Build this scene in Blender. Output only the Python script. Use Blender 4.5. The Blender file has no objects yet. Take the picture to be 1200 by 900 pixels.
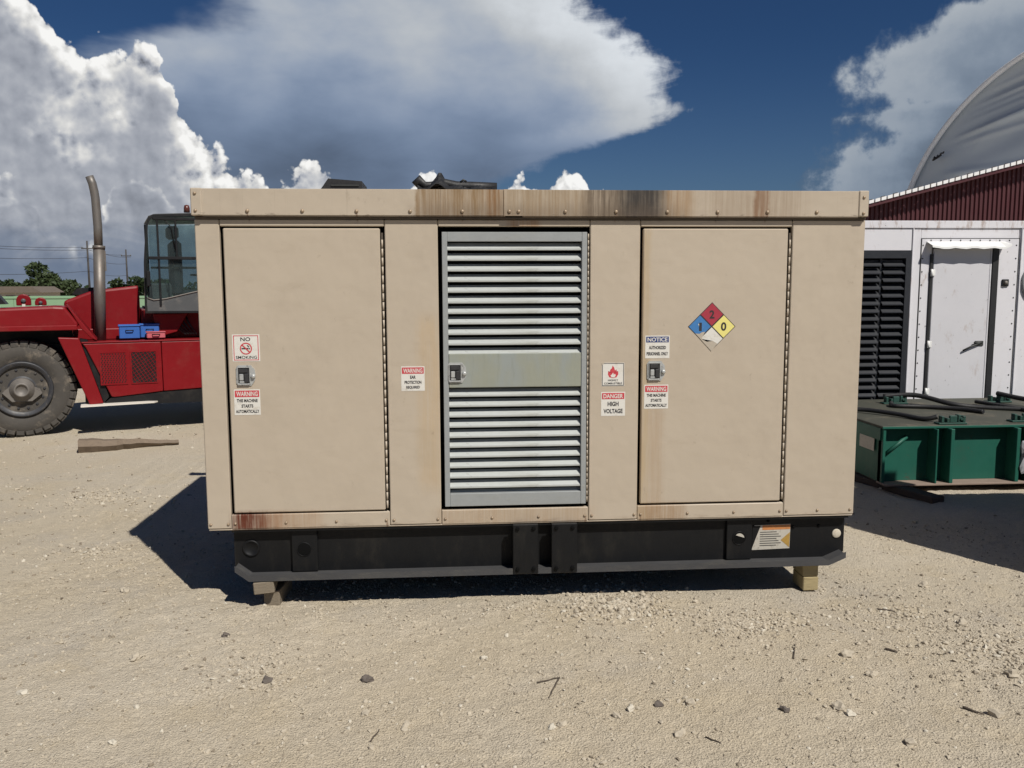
import bpy, bmesh, math, random
import numpy as np
from mathutils import Vector, Matrix

random.seed(7)
RNG = np.random.default_rng(11)
S = bpy.context.scene
COL = S.collection
rad = math.radians

# ------------------------------------------------------------------ camera
cam_d = bpy.data.cameras.new('camera')
cam = bpy.data.objects.new('camera', cam_d); COL.objects.link(cam)
S.camera = cam
cam_d.sensor_fit = 'HORIZONTAL'; cam_d.sensor_width = 36.0
cam_d.lens = 36.0 * 1003.28 / 1200.0
cam_d.clip_start = 0.05; cam_d.clip_end = 5000
pitch, roll, yaw = 0.1131, -0.0039, 0.0733
fw = Vector((math.sin(yaw)*math.cos(pitch), math.cos(yaw)*math.cos(pitch), -math.sin(pitch)))
r0 = Vector((math.cos(yaw), -math.sin(yaw), 0)); u0 = r0.cross(fw)
cr = r0*math.cos(roll) + u0*math.sin(roll); cu = -r0*math.sin(roll) + u0*math.cos(roll)
CAM = Vector((-.4486, -4.2314, 1.6))
cam.matrix_world = Matrix(((cr.x, cu.x, -fw.x, CAM.x), (cr.y, cu.y, -fw.y, CAM.y), (cr.z, cu.z, -fw.z, CAM.z), (0, 0, 0, 1)))

S.view_settings.view_transform = 'Standard'; S.view_settings.look = 'None'
S.view_settings.exposure = 0.0; S.view_settings.gamma = 1.0
S.render.engine = 'CYCLES'
S.cycles.max_bounces = 6; S.cycles.transparent_max_bounces = 8

# ------------------------------------------------------------------ sun
TO_SUN = Vector((.453, -.731, 1.0)).normalized()
sun_d = bpy.data.lights.new('sun', 'SUN'); sun_d.energy = 4.8; sun_d.angle = rad(.53); sun_d.color = (1, .955, .88)
sun = bpy.data.objects.new('sun', sun_d); COL.objects.link(sun)
sun.location = (20, -30, 40); sun.rotation_euler = TO_SUN.to_track_quat('Z', 'Y').to_euler()
SUN_EL = math.asin(TO_SUN.z); SUN_ROT = math.atan2(TO_SUN.x, TO_SUN.y)

# ------------------------------------------------------------------ node expressions
class X:
    """a socket with arithmetic"""
    def __init__(s, nt, k): s.nt = nt; s.k = k
    def _m(s, op, *a):
        n = s.nt.nodes.new('ShaderNodeMath'); n.operation = op
        for i, v in enumerate(a):
            if isinstance(v, X): s.nt.links.new(v.k, n.inputs[i])
            else: n.inputs[i].default_value = v
        return X(s.nt, n.outputs[0])
    def __add__(s, o): return s._m('ADD', s, o)
    __radd__ = __add__
    def __sub__(s, o): return s._m('SUBTRACT', s, o)
    def __rsub__(s, o): return s._m('SUBTRACT', o, s)
    def __mul__(s, o): return s._m('MULTIPLY', s, o)
    __rmul__ = __mul__
    def __truediv__(s, o): return s._m('DIVIDE', s, o)
    def f(s, op, *a): return s._m(op, s, *a)
    def clamp(s):
        r = s._m('ADD', s, 0.0); r.k.node.use_clamp = True; return r
class G:
    """node builder on one tree"""
    def __init__(s, nt): s.nt = nt; s.dim = '3D'
    def new(s, t): return s.nt.nodes.new(t)
    def put(s, v, inp):
        if isinstance(v, X): s.nt.links.new(v.k, inp)
        else: inp.default_value = v
    def coord(s, kind='Object'):
        n = s.new('ShaderNodeTexCoord'); return X(s.nt, n.outputs[kind])
    def sep(s, v):
        n = s.new('ShaderNodeSeparateXYZ'); s.put(v, n.inputs[0]); return [X(s.nt, o) for o in n.outputs]
    def vec(s, x, y, z):
        n = s.new('ShaderNodeCombineXYZ')
        for i, v in enumerate((x, y, z)): s.put(v, n.inputs[i])
        return X(s.nt, n.outputs[0])
    def vmul(s, v, k):
        n = s.new('ShaderNodeVectorMath'); n.operation = 'MULTIPLY'; s.put(v, n.inputs[0]); n.inputs[1].default_value = k if hasattr(k, '__len__') else (k, k, k); return X(s.nt, n.outputs[0])
    def vadd(s, v, k):
        n = s.new('ShaderNodeVectorMath'); n.operation = 'ADD'; s.put(v, n.inputs[0]); s.put(k, n.inputs[1]); return X(s.nt, n.outputs[0])
    def noise(s, v, scale, det=3, rough=.5, dist=0., out=0):
        n = s.new('ShaderNodeTexNoise'); n.noise_dimensions = s.dim; s.put(v, n.inputs['Vector']); n.inputs['Scale'].default_value = scale
        n.inputs['Detail'].default_value = det; n.inputs['Roughness'].default_value = rough; n.inputs['Distortion'].default_value = dist
        return X(s.nt, n.outputs[out])
    def voro(s, v, scale, det=0, rough=.5, lac=2.1, smooth=None, feature=None):
        n = s.new('ShaderNodeTexVoronoi'); n.voronoi_dimensions = s.dim; s.put(v, n.inputs['Vector']); n.inputs['Scale'].default_value = scale
        if smooth is not None: n.feature = 'SMOOTH_F1'; n.inputs['Smoothness'].default_value = smooth
        if feature: n.feature = feature
        n.inputs['Detail'].default_value = det; n.inputs['Roughness'].default_value = rough; n.inputs['Lacunarity'].default_value = lac
        return X(s.nt, n.outputs['Distance'])
    def smooth(s, e0, e1, x, t0=0., t1=1.):
        n = s.new('ShaderNodeMapRange'); n.interpolation_type = 'SMOOTHSTEP'; s.put(x, n.inputs[0])
        n.inputs[1].default_value = e0; n.inputs[2].default_value = e1; n.inputs[3].default_value = t0; n.inputs[4].default_value = t1
        return X(s.nt, n.outputs[0])
    def lin(s, e0, e1, x, t0=0., t1=1.):
        n = s.new('ShaderNodeMapRange'); s.put(x, n.inputs[0])
        n.inputs[1].default_value = e0; n.inputs[2].default_value = e1; n.inputs[3].default_value = t0; n.inputs[4].default_value = t1
        return X(s.nt, n.outputs[0])
    def band(s, x, a, b, soft): return s.smooth(a - soft, a + soft, x) * (1.0 - s.smooth(b - soft, b + soft, x))
    def curve(s, x, pts, x0, x1, y1):
        """piecewise curve through pts; x in [x0,x1], value 0..y1"""
        n = s.new('ShaderNodeFloatCurve'); c = n.mapping.curves[0]; m = n.mapping
        ps = sorted(((p[0]-x0)/(x1-x0), p[1]/y1) for p in pts)
        if ps[0][0] > 0: ps = [(0, ps[0][1])] + ps
        if ps[-1][0] < 1: ps = ps + [(1, ps[-1][1])]
        c.points[0].location = ps[0]; c.points[1].location = ps[-1]
        for p in ps[1:-1]: c.points.new(*p)
        for p in c.points: p.handle_type = 'VECTOR'
        m.update()
        s.put((x - x0) / (x1 - x0), n.inputs['Value'])
        return X(s.nt, n.outputs[0]) * y1
    def mix(s, f, a, b, mode='MIX'):
        n = s.new('ShaderNodeMix'); n.data_type = 'RGBA'; n.blend_type = mode
        s.put(f, n.inputs[0])
        for v, i in ((a, 6), (b, 7)):
            if isinstance(v, X): s.nt.links.new(v.k, n.inputs[i])
            else: n.inputs[i].default_value = (*v, 1)
        return X(s.nt, n.outputs[2])
    def scale(s, c, k):
        return s.mix(1.0, c, s.vec(k, k, k), 'MULTIPLY')
    def bump(s, h, strength=.3, dist=.01, normal=None):
        n = s.new('ShaderNodeBump'); n.inputs['Strength'].default_value = strength; n.inputs['Distance'].default_value = dist
        s.put(h, n.inputs['Height'])
        if normal is not None: s.put(normal, n.inputs['Normal'])
        return X(s.nt, n.outputs[0])

# ------------------------------------------------------------------ sky (world)
W = bpy.data.worlds.new('World'); S.world = W; W.use_nodes = True
nt = W.node_tree; nt.nodes.clear(); g = G(nt)
SKY_K = 0.05
sky = nt.nodes.new('ShaderNodeTexSky'); sky.sky_type = 'NISHITA'; sky.sun_disc = False
sky.sun_elevation = SUN_EL; sky.sun_rotation = SUN_ROT; sky.air_density = 1.0; sky.dust_density = .4; sky.ozone_density = 3.5
d = g.coord('Generated'); dx, dy, dz = g.sep(d)
DEG = 180 / math.pi
az = dx.f('ARCTAN2', dy) * DEG; el = dz.f('ARCSINE') * DEG
g.dim = '2D'; d = g.vec(az / DEG, el / DEG, 0.)
K = 1.0 / SKY_K            # cloud radiances below are written as they come out after the strength
base = g.mix(1.0, X(nt, sky.outputs[0]), g.mix(g.smooth(5, 16, el), (.425, .557, .74), (.27, .44, .665)), 'MULTIPLY')
c = base
nlow = g.noise(d, 7, 2, .5); nmid = g.noise(d, 22, 5, .6); nwis = g.noise(g.vmul(d, (1, 3.0, 1)), 9, 6, .62, .6)
nsof = g.noise(g.vmul(d, (1, 1.7, 1)), 11, 4, .48); nbig = g.noise(d, 11, 4, .55)
# right-hand cloud
J = [(4, 23.4), (5.7, 23.3), (7, 22.6), (8.9, 25.2), (10, 24.2), (10.5, 26.6), (11.3, 26.2), (13, 25.4), (14.4, 27.6), (15.1, 29.4), (15.8, 31), (18, 38), (22, 60), (40, 60)]
hr = az - g.curve(el, J, 0, 60, 90) + (nmid - .5) * 7.5 + (nlow - .5) * 3
ar = g.smooth(-.6, 2.2, hr) * (1.0 - g.smooth(58, 75, az))
rr = (nmid - .5) * .5 + (nsof - .5) * .5
br = (g.smooth(0, 2.0, hr, .08, .27) - g.smooth(2.0, 7, hr, 0, .16) + g.smooth(4, 15, el, -.03, .10) + rr * .30 + .06).f('MAXIMUM', .05)
colr = g.mix(1.0, g.mix(g.smooth(.15, .5, br), (.78, 1.0, 1.32), (.92, 1.0, 1.08)), g.vec(br, br, br), 'MULTIPLY')
c = g.mix(ar * .95, c, g.scale(colr, K))
# anvil of high cloud in the middle
Gc = [(0, -4), (5.5, 0), (6.3, 3.4), (7.2, 5.2), (8.3, 6.6), (9, 9.6), (10, 13.2), (11, 14.9), (12, 14.0), (13.8, 14.4), (14.8, 12.8), (16.1, 10), (17.6, 9.2), (20, 9), (25, 7.5), (31, 3), (38, -8), (50, -30)]
Hc = [(0, 20), (14.3, 20), (14.8, 17.4), (15.6, 14.2), (17, 13.4), (21, 11.5), (30, 14), (50, 14)]   # left edge, as minus azimuth
gr_ = g.curve(el, [(a, b + 40) for a, b in Gc], 0, 60, 90) - 40 - az + (nmid - .5) * 3.6 + (nwis - .5) * 3.2
gl_ = az + g.curve(el, Hc, 0, 60, 90) + (nwis - .5) * 2.5 + (nsof - .5) * 8
aa = g.smooth(-.7, 1.5, gr_) * g.smooth(-3, 3.5, gl_) * g.smooth(-2, 7, el + az * .0)
edge = g.smooth(0, 8.5, gr_)
ba = (g.smooth(7, 16, el, .165, .44) + (1.0 - edge) * .26 * g.smooth(8.5, 10.5, el) + (nsof - .5) * .30 * g.smooth(8, 15, el, .3, 1.) + (nwis - .5) * .05 + g.smooth(-12, 10, az, -.02, .06) + (nlow - .5) * .10).f('MAXIMUM', .06)
cola = g.mix(1.0, g.mix(g.smooth(.16, .58, ba), (.74, 1.0, 1.48), (.95, 1.0, 1.05)), g.vec(ba, ba, ba), 'MULTIPLY')
c = g.mix(aa * .96, c, g.scale(cola, K))
# heaped cumulus: a height over azimuth, broken up by billows
def field(p):
    v1 = g.voro(p, 21, 2, .5, 2.4)
    v2 = g.noise(p, 60, 6, .58)
    return 0.95 - v1 * 1.25 + (v2 - .5) * .95
b0 = field(d)
b1 = field(g.vadd(d, (.0050, .0085, 0)))
def cumulus(c, F, depth_lo, lo, hi, warp, edge_w, fade=None):
    wa = (g.noise(d, 40, 3, .55) - .5) * warp
    dd = g.curve(az + wa, [(a + 100, b) for a, b in F] and F, -90, 90, 30) - el + (b0 - .45).f('MINIMUM', .20) * 1.5 + .75
    al = g.smooth(0, edge_w, dd)
    deep = g.smooth(depth_lo[0], depth_lo[1], dd + (nbig - .5) * 15 + .8)
    rel = (b0 - b1) * 1.0 + (nmid - .5) * .12
    bri = (g.lin(0, 1, deep, hi, lo) + rel * g.lin(0, 1, deep, .72, .10)).f('MAXIMUM', .1).f('MINIMUM', .93)
    tint = g.mix(g.smooth(.25, .75, bri), (.90, .97, 1.13), (1.0, .995, .975))
    col = g.mix(1.0, tint, g.vec(bri, bri, bri), 'MULTIPLY')
    if fade: al = al * (1.0 - g.smooth(fade[0], fade[1], dd + (nmid - .5) * 5))
    return g.mix(al, c, g.scale(col, K))
F1 = [(-90, 4), (-60, 5), (-42, 9), (-34, 14), (-29, 18.5), (-25.4, 17.6), (-23.8, 15.8), (-23, 14.6), (-22.2, 13.4), (-20.9, 13.5), (-19.1, 14.0), (-17.6, 13.6), (-17, 12.0), (-15.7, 9.4), (-14.1, 7.8), (-12.6, 7.2), (-11.5, 6.0), (-11, 5.2), (-10.5, 6.3), (-9.7, 7.1), (-8.4, 7.7), (-7.2, 7.3), (-6.7, 4.8), (-3.7, 4.8), (-2.6, 6.5), (-1.3, 7.7), (-.4, 7.2), (.3, 5.0), (3.6, 5.2), (4.8, 7.0), (5.9, 6.5), (7, 6.8), (8, 7.7), (9.3, 6.4), (9.9, 5.2), (10.7, 5.8), (11.6, 4.5), (20, 3.5), (40, 4), (55, 7), (70, 4), (90, 3)]
c = cumulus(c, F1, (1.2, 6.5), .385, .78, 1.0, .34)
F2 = [(-90, 1), (-40, 4), (-30, 6.5), (-25.9, 5.9), (-24.8, 5.5), (-23.6, 2.6), (-21.8, 2.0), (-20.6, 5.9), (-19.3, 6.9), (-17.6, 5.0), (-15.4, 4.6), (-13, 3.0), (-5, 1), (90, 1)]
c = cumulus(c, F2, (.6, 3.2), .34, .60, 1.4, .7, (1.2, 4.2))
# dim blue-grey band low over the horizon
lowb = (1.0 - g.smooth(1.2, 4.4, el + (nwis - .5) * 3.5)) * .86
c = g.mix(lowb, c, (.135 * K, .180 * K, .265 * K))
c = g.mix(1.0 - g.smooth(-.2, 1.0, el), c, (.21 * K, .25 * K, .31 * K))
bg = nt.nodes.new('ShaderNodeBackground'); bg.inputs['Strength'].default_value = SKY_K
nt.links.new(c.k, bg.inputs['Color'])
wo = nt.nodes.new('ShaderNodeOutputWorld'); nt.links.new(bg.outputs[0], wo.inputs[0])
W.cycles.sampling_method = 'MANUAL'; W.cycles.sample_map_resolution = 512

# ------------------------------------------------------------------ mesh builder
class MB:
    def __init__(s): s.v = []; s.fc = []; s.mi = []; s.sm = []
    def _f(s, idx, m=0, sm=False): s.fc.append(idx); s.mi.append(m); s.sm.append(sm)
    def poly(s, pts, m=0):
        b = len(s.v); s.v += [tuple(p) for p in pts]; s._f(list(range(b, b + len(pts))), m); return s
    def box(s, x0, x1, y0, y1, z0, z1, b=0., m=0, M=None):
        if x0 > x1: x0, x1 = x1, x0
        if y0 > y1: y0, y1 = y1, y0
        if z0 > z1: z0, z1 = z1, z0
        st = len(s.v)
        b = min(b, (x1-x0)*.45, (y1-y0)*.45, (z1-z0)*.45)
        if b <= 0:
            pts = [(x, y, z) for x in (x0, x1) for y in (y0, y1) for z in (z0, z1)]
            for q in ((0, 1, 3, 2), (4, 6, 7, 5), (0, 4, 5, 1), (2, 3, 7, 6), (0, 2, 6, 4), (1, 5, 7, 3)): s._f([st + i for i in q], m)
        else:
            pts = []; ix = {}
            for i, x in enumerate((x0, x1)):
                for j, y in enumerate((y0, y1)):
                    for k, z in enumerate((z0, z1)):
                        sx, sy, sz = (1 - 2*i)*b, (1 - 2*j)*b, (1 - 2*k)*b
                        for a, p in enumerate(((x, y + sy, z + sz), (x + sx, y, z + sz), (x + sx, y + sy, z))):
                            ix[i, j, k, a] = st + len(pts); pts.append(p)
            R = range(2)
            for i in R: s._f([ix[i, j, k, 0] for j, k in ((0, 0), (0, 1), (1, 1), (1, 0))][::(1 if i == 0 else -1)], m)
            for j in R: s._f([ix[i, j, k, 1] for i, k in ((0, 0), (1, 0), (1, 1), (0, 1))][::(1 if j == 0 else -1)], m)
            for k in R: s._f([ix[i, j, k, 2] for i, j in ((0, 0), (0, 1), (1, 1), (1, 0))][::(1 if k == 0 else -1)], m)
            for i in R:
                for j in R:
                    s._f([ix[i, j, 0, 0], ix[i, j, 1, 0], ix[i, j, 1, 1], ix[i, j, 0, 1]], m)
            for i in R:
                for k in R: s._f([ix[i, 0, k, 0], ix[i, 1, k, 0], ix[i, 1, k, 2], ix[i, 0, k, 2]], m)
            for j in R:
                for k in R: s._f([ix[0, j, k, 1], ix[1, j, k, 1], ix[1, j, k, 2], ix[0, j, k, 2]], m)
            for i in R:
                for j in R:
                    for k in R: s._f([ix[i, j, k, 0], ix[i, j, k, 1], ix[i, j, k, 2]], m)
        if M is not None: pts = [tuple(M @ Vector(p)) for p in pts]
        s.v += pts; return s
    def cyl(s, p0, p1, r0, r1=None, n=12, m=0, caps=True, sm=True):
        return s.tube([p0, p1], [r0, r0 if r1 is None else r1], n, m, caps, sm)
    def tube(s, path, r, n=8, m=0, caps=True, sm=True, phase=0.):
        path = [Vector(p) for p in path]
        if not hasattr(r, '__len__'): r = [r]*len(path)
        b = len(s.v); up = None
        for i, p in enumerate(path):
            t = (path[min(i+1, len(path)-1)] - path[max(i-1, 0)]).normalized()
            if up is None:
                a = Vector((0, 0, 1)) if abs(t.z) < .9 else Vector((1, 0, 0)); up = (a - t*a.dot(t)).normalized()
            else:
                up = up - t*up.dot(t); up = up.normalized() if up.length > 1e-6 else t.orthogonal().normalized()
            sd = t.cross(up)
            for k in range(n):
                an = 2*math.pi*k/n + phase; s.v.append(tuple(p + (up*math.cos(an) + sd*math.sin(an))*r[i]))
        for i in range(len(path)-1):
            for k in range(n):
                s._f([b+i*n+k, b+i*n+(k+1) % n, b+(i+1)*n+(k+1) % n, b+(i+1)*n+k], m, sm)
        if caps:
            s._f([b+k for k in range(n)][::-1], m); s._f([b+(len(path)-1)*n+k for k in range(n)], m)
        return s
    def prism(s, poly, axis, a0, a1, m=0):
        """poly: 2-D points on the other two axes (in x,y,z order)"""
        b = len(s.v); n = len(poly)
        def P(p, a): q = [p[0], p[1]]; q.insert('xyz'.index(axis), a); return tuple(q)
        s.v += [P(p, a0) for p in poly] + [P(p, a1) for p in poly]
        s._f([b+i for i in range(n)], m); s._f([b+n+i for i in range(n)][::-1], m)
        for i in range(n): j = (i+1) % n; s._f([b+i, b+n+i, b+n+j, b+j], m)
        return s
    def lathe(s, prof, c, axis='y', n=32, m=0, sm=True, caps=True):
        """prof: (radius, position along axis)"""
        b = len(s.v); ci = 'xyz'.index(axis); o = [i for i in range(3) if i != ci]
        for r, a in prof:
            for k in range(n):
                t = 2*math.pi*k/n; q = [0, 0, 0]; q[ci] = c[ci]+a; q[o[0]] = c[o[0]]+r*math.cos(t); q[o[1]] = c[o[1]]+r*math.sin(t); s.v.append(tuple(q))
        for i in range(len(prof)-1):
            for k in range(n): s._f([b+i*n+k, b+i*n+(k+1) % n, b+(i+1)*n+(k+1) % n, b+(i+1)*n+k], m, sm)
        if caps and prof[0][0] > 1e-5: s._f([b+k for k in range(n)], m)
        if caps and prof[-1][0] > 1e-5: s._f([b+(len(prof)-1)*n+k for k in range(n)], m)
        return s
    def mesh(s, name, mats, recalc=True):
        me = bpy.data.meshes.new(name); me.from_pydata(s.v, [], s.fc)
        for mt in (mats if isinstance(mats, (list, tuple)) else [mats]): me.materials.append(mt)
        me.polygons.foreach_set('material_index', s.mi); me.polygons.foreach_set('use_smooth', s.sm)
        if recalc:
            bm = bmesh.new(); bm.from_mesh(me); bmesh.ops.recalc_face_normals(bm, faces=bm.faces); bm.to_mesh(me); bm.free()
        me.update(); return me

def obj(name, mb, mats, parent=None, kind=None, label=None, cat=None, group=None, loc=None):
    me = mb.mesh(name, mats) if isinstance(mb, MB) else mb
    o = bpy.data.objects.new(name, me); COL.objects.link(o)
    if parent is not None: o.parent = parent
    if loc is not None: o.location = loc
    for k, v in (('kind', kind), ('label', label), ('category', cat), ('group', group)):
        if v: o[k] = v
    return o
def thing(name, label, cat, loc=(0, 0, 0), rz=0, group=None):
    o = bpy.data.objects.new(name, None); COL.objects.link(o); o.location = loc; o.rotation_euler = (0, 0, rz)
    o.empty_display_size = .2; o['label'] = label; o['category'] = cat
    if group: o['group'] = group
    return o
def dup(o, parent=None, **k):
    c_ = o.copy(); COL.objects.link(c_)
    if parent is not None: c_.parent = parent
    for a, v in k.items(): setattr(c_, a, v)
    return c_

# ------------------------------------------------------------------ materials
def mat(name, col, rough=.6, metal=0., var=.12, scale=3., spec=.5, bump=0., bscale=60., dirt=None, extra=None, coat=0., stretch=(1, 1, 1)):
    """procedural surface: tone variation, blotches of dirt, fine relief; extra(g, P, colour) -> colour adds marks"""
    m = bpy.data.materials.new(name); m.use_nodes = True; t = m.node_tree; g = G(t)
    bs = t.nodes['Principled BSDF']
    P = g.coord('Object'); Q = g.vmul(P, stretch)
    n1 = g.noise(Q, scale, 5, .6); n2 = g.noise(Q, scale*7, 4, .6)
    v = 1.0 + (n1 - .5)*(2*var) + (n2 - .5)*var
    c = g.scale(g.mix(0., col, col), v)
    if dirt:
        dc, amt, ds = dirt
        nn = g.noise(Q, ds, 6, .68)
        c = g.mix(g.smooth(.5, .78, nn)*amt, c, dc)
    if extra: c = extra(g, P, c)
    t.links.new(c.k, bs.inputs['Base Color'])
    rr = g.noise(P, scale*4, 3, .6)
    t.links.new((rough + (rr - .5)*.22).clamp().k, bs.inputs['Roughness'])
    bs.inputs['Metallic'].default_value = metal; bs.inputs['Specular IOR Level'].default_value = spec
    if coat: bs.inputs['Coat Weight'].default_value = coat; bs.inputs['Coat Roughness'].default_value = .25
    if bump:
        h = g.noise(Q, bscale, 3, .6); t.links.new(g.bump(h, min(bump, 1.), .004 if bump <= 1 else .004*bump).k, bs.inputs['Normal'])
    return m

# --- generator paint with its real stains (positions on the casing, metres)
STAIN = [  # x0,x1,z0,z1,soft,colour,amount,streak
    (-.600, -.176, 1.93, 2.09, .010, (.205, .125, .052), .78, 46),
    (-.262, -.176, 1.93, 2.09, .035, (.20, .095, .030), .70, 30),
    (-.170, .42, 1.93, 2.09, .050, (.235, .160, .085), .66, 60),
    (.22, .615, 1.93, 2.09, .05, (.090, .066, .046), .75, 70),
    (.40, .612, 1.93, 2.09, .075, (.030, .024, .019), .95, 0),
    (.612, .76, 1.93, 2.09, .035, (.26, .15, .06), .55, 50),
    (.80, 1.32, 1.93, 2.09, .10, (.20, .13, .075), .38, 80),
    (1.065, 1.135, 1.93, 2.09, .012, (.18, .085, .035), .75, 90),
    (-1.53, -1.36, .40, .492, .03, (.105, .024, .010), .95, 55),
    (-1.40, -1.28, .40, .492, .04, (.20, .08, .035), .5, 55),
    (-1.34, -1.10, .40, .492, .05, (.30, .17, .085), .45, 60),
    (.505, .555, .40, 1.885, .016, (.38, .26, .11), .42, 35),
    (.555, .63, .40, 1.10, .022, (.33, .215, .12), .34, 30),
    (.51, .75, .40, .492, .03, (.25, .14, .06), .55, 40),
    (-.15, .0, 1.86, 1.93, .03, (.30, .16, .07), .7, 60),
    (-.52, .26, .40, .49, .05, (.30, .19, .10), .4, 60),
    (-.60, -.49, .60, 1.45, .035, (.44, .30, .15), .35, 12),
    (-.60, -.52, .70, .90, .06, (.36, .29, .20), .40, 6),
]
def gen_marks(g, P, c):
    x, y, z = g.sep(P)
    st = g.noise(g.vec(x*115, y*20, z*2.4), 1.0, 4, .7)
    st2 = g.noise(g.vec(x*24, y*8, z*3), 1.0, 4, .65)
    edge = (g.noise(P, 24, 4, .6) - .5)*.03
    xx = x + edge; zz = z + edge
    for (a, b, z0, z1, s, col, amt, k) in STAIN:
        m = g.band(xx, a, b, s)*g.band(zz, z0, z1, .02 if z1 - z0 < .3 else .06)
        c = g.mix((m*(g.smooth(.34, .62, st*.55 + st2*.45)*(.72 if k else .30) + (.28 if k else .70))*amt*1.2).clamp(), c, col)
    # brushed grime, faint scuffs and dark drips from the roof edge
    gr = g.noise(g.vec(x*3, y*3, z*9), 1.2, 6, .7)
    c = g.mix(g.smooth(.54, .78, gr)*.24, c, (.28, .22, .155))
    tn = g.noise(g.vec(x*30, y*20, z*26), 1.3, 5, .8)
    c = g.mix(g.smooth(.66, .74, tn)*.40, c, (.15, .115, .085))
    for bx, bz in ((-1.394, 1.962), (-.882, 1.962), (-.377, 1.962), (.373, 1.962), (.879, 1.962), (1.131, 1.962), (-1.516, .437), (-.77, .437), (.235, .437), (.52, .437)):
        c = g.mix((g.band(x + (tn - .5)*.016, bx - .003, bx + .004, .004)*g.band(z, bz - .045, bz + .004, .012)*.75).clamp(), c, (.16, .085, .045))
    sc = g.noise(g.vec(x*11, y*9, z*7), 1.4, 6, .78)
    c = g.mix(g.smooth(.60, .74, sc)*.42, c, (.20, .155, .115))
    sb = g.noise(g.vec(x*2.2, y*2, z*1.6), 1.3, 5, .7)
    c = g.mix(g.smooth(.50, .72, sb)*.16, c, (.26, .21, .16))
    dr = g.noise(g.vec(x*90, y*30, z*1.2), 1.0, 3, .7)
    c = g.mix(g.smooth(.60, .76, dr)*g.band(z, 1.93, 2.09, .02)*(.22 + g.band(x, -.60, .70, .05)*.5), c, (.12, .08, .05))
    c = g.mix(g.band(x, -.6, .7, .08)*g.smooth(2.03, 1.95, z + (st2 - .5)*.12)*g.smooth(1.93, 1.94, z)*.40, c, (.10, .07, .045))
    c = g.mix(g.smooth(.55, .75, g.noise(g.vec(x*20, y*20, z*60), 1., 3, .7))*g.band(z, 1.935, 1.952, .006)*.7, c, (.10, .07, .05))
    c = g.mix(g.smooth(.45, .7, g.noise(g.vec(x*8, y, z*40), 1., 4, .7))*g.band(z, .405, .425, .008)*.5, c, (.16, .10, .06))
    return c
M = {}
M['paint'] = mat('tan_paint', (.436, .370, .288), .5, var=.055, scale=1.6, bump=2., bscale=3.2, extra=gen_marks, stretch=(1, 1, 1))
M['dark'] = mat('shade_and_bolt_black', (.005, .005, .005), .95, var=.2, spec=.1)  # near-black that paints shade inside gaps and holes; bolts use it too
M['skid'] = mat('black_skid_paint', (.0070, .0072, .0078), .5, var=.25, scale=5, bump=.2, bscale=40, spec=.25, dirt=((.03, .027, .022), .5, 9), stretch=(1, 1, .4))
M['flange'] = mat('sunlit_black_flange', (.058, .058, .060), .5, var=.25, scale=7, spec=.3, dirt=((.13, .12, .10), .5, 12), stretch=(.4, 1, 1))  # lighter than the web: sunlight on the lip is put into the colour
def plate_marks(g, P, c):
    x, y, z = g.sep(P)
    c = g.mix(g.smooth(.42, .62, g.noise(g.vec(x*4, y, z*1.2), 1.2, 4, .6))*.75, c, (.27, .30, .30))
    c = g.mix(g.smooth(.56, .70, g.noise(g.vec(x*26, y, z*2.), 1., 4, .7))*.40, c, (.19, .20, .165))
    return g.mix(g.smooth(.64, .74, g.noise(P, 26, 5, .75))*.5, c, (.16, .165, .15))
def slat_marks(g, P, c):
    x, y, z = g.sep(P)
    c = g.mix(g.smooth(.50, .72, g.noise(g.vec(x*3, y*8, z*14), 1.5, 5, .7))*.45, c, (.30, .30, .265))
    return g.mix(g.smooth(.60, .72, g.noise(g.vec(x*22, y*20, z*30), 1., 4, .75))*.35, c, (.20, .195, .175))
M['galv'] = mat('galvanised_steel', (.455, .475, .46), .45, metal=.12, var=.13, scale=9, bump=.12, bscale=80, dirt=((.33, .34, .30), .55, 14), stretch=(.5, 1, 2.5), extra=slat_marks)
M['galvs'] = mat('dull_galvanised_frame', (.30, .315, .315), .45, metal=.15, var=.12, scale=9, bump=.1, bscale=80, extra=slat_marks)
M['galvp'] = mat('stained_galvanised_plate', (.285, .295, .240), .45, metal=.1, var=.12, scale=5, bump=.1, bscale=80, dirt=((.24, .24, .19), .5, 8), stretch=(1, 1, .5), extra=plate_marks)
M['chrome'] = mat('latch_metal', (.46, .47, .46), .35, metal=.35, var=.15, scale=30, dirt=((.09, .08, .07), .8, 60))
M['latchdark'] = mat('latch_shadow_metal', (.05, .05, .052), .45, metal=.5, var=.3, scale=40)
M['hinge'] = mat('rusty_hinge_eave_shade', (.075, .058, .042), .7, var=.4, scale=40)  # hinge rust; the eave strip borrows it as painted shade
M['bolt'] = mat('bolt_metal', (.34, .26, .18), .5, metal=.3, var=.3, scale=80, dirt=((.10, .05, .03), .8, 90))
M['white'] = mat('sticker_white', (.64, .62, .57), .5, var=.07, scale=25, dirt=((.36, .30, .21), .6, 24))
M['red'] = mat('sticker_red', (.50, .045, .060), .5, var=.1, scale=30, dirt=((.55, .25, .2), .4, 60))
M['blue'] = mat('sticker_blue', (.025, .045, .16), .5, var=.1, scale=30)
M['ink'] = mat('ink_black', (.022, .020, .022), .6, var=.2, scale=50)
M['dred'] = mat('diamond_red', (.33, .030, .050), .45, var=.12, scale=30)
M['dblue'] = mat('diamond_blue', (.045, .17, .40), .45, var=.12, scale=30, dirt=((.12, .25, .4), .4, 50))
M['dyel'] = mat('diamond_yellow', (.72, .64, .20), .45, var=.07, scale=40, dirt=((.62, .56, .3), .5, 50))
M['glue'] = mat('bare_sticker_backing', (.40, .35, .28), .7, var=.15, scale=60)
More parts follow.
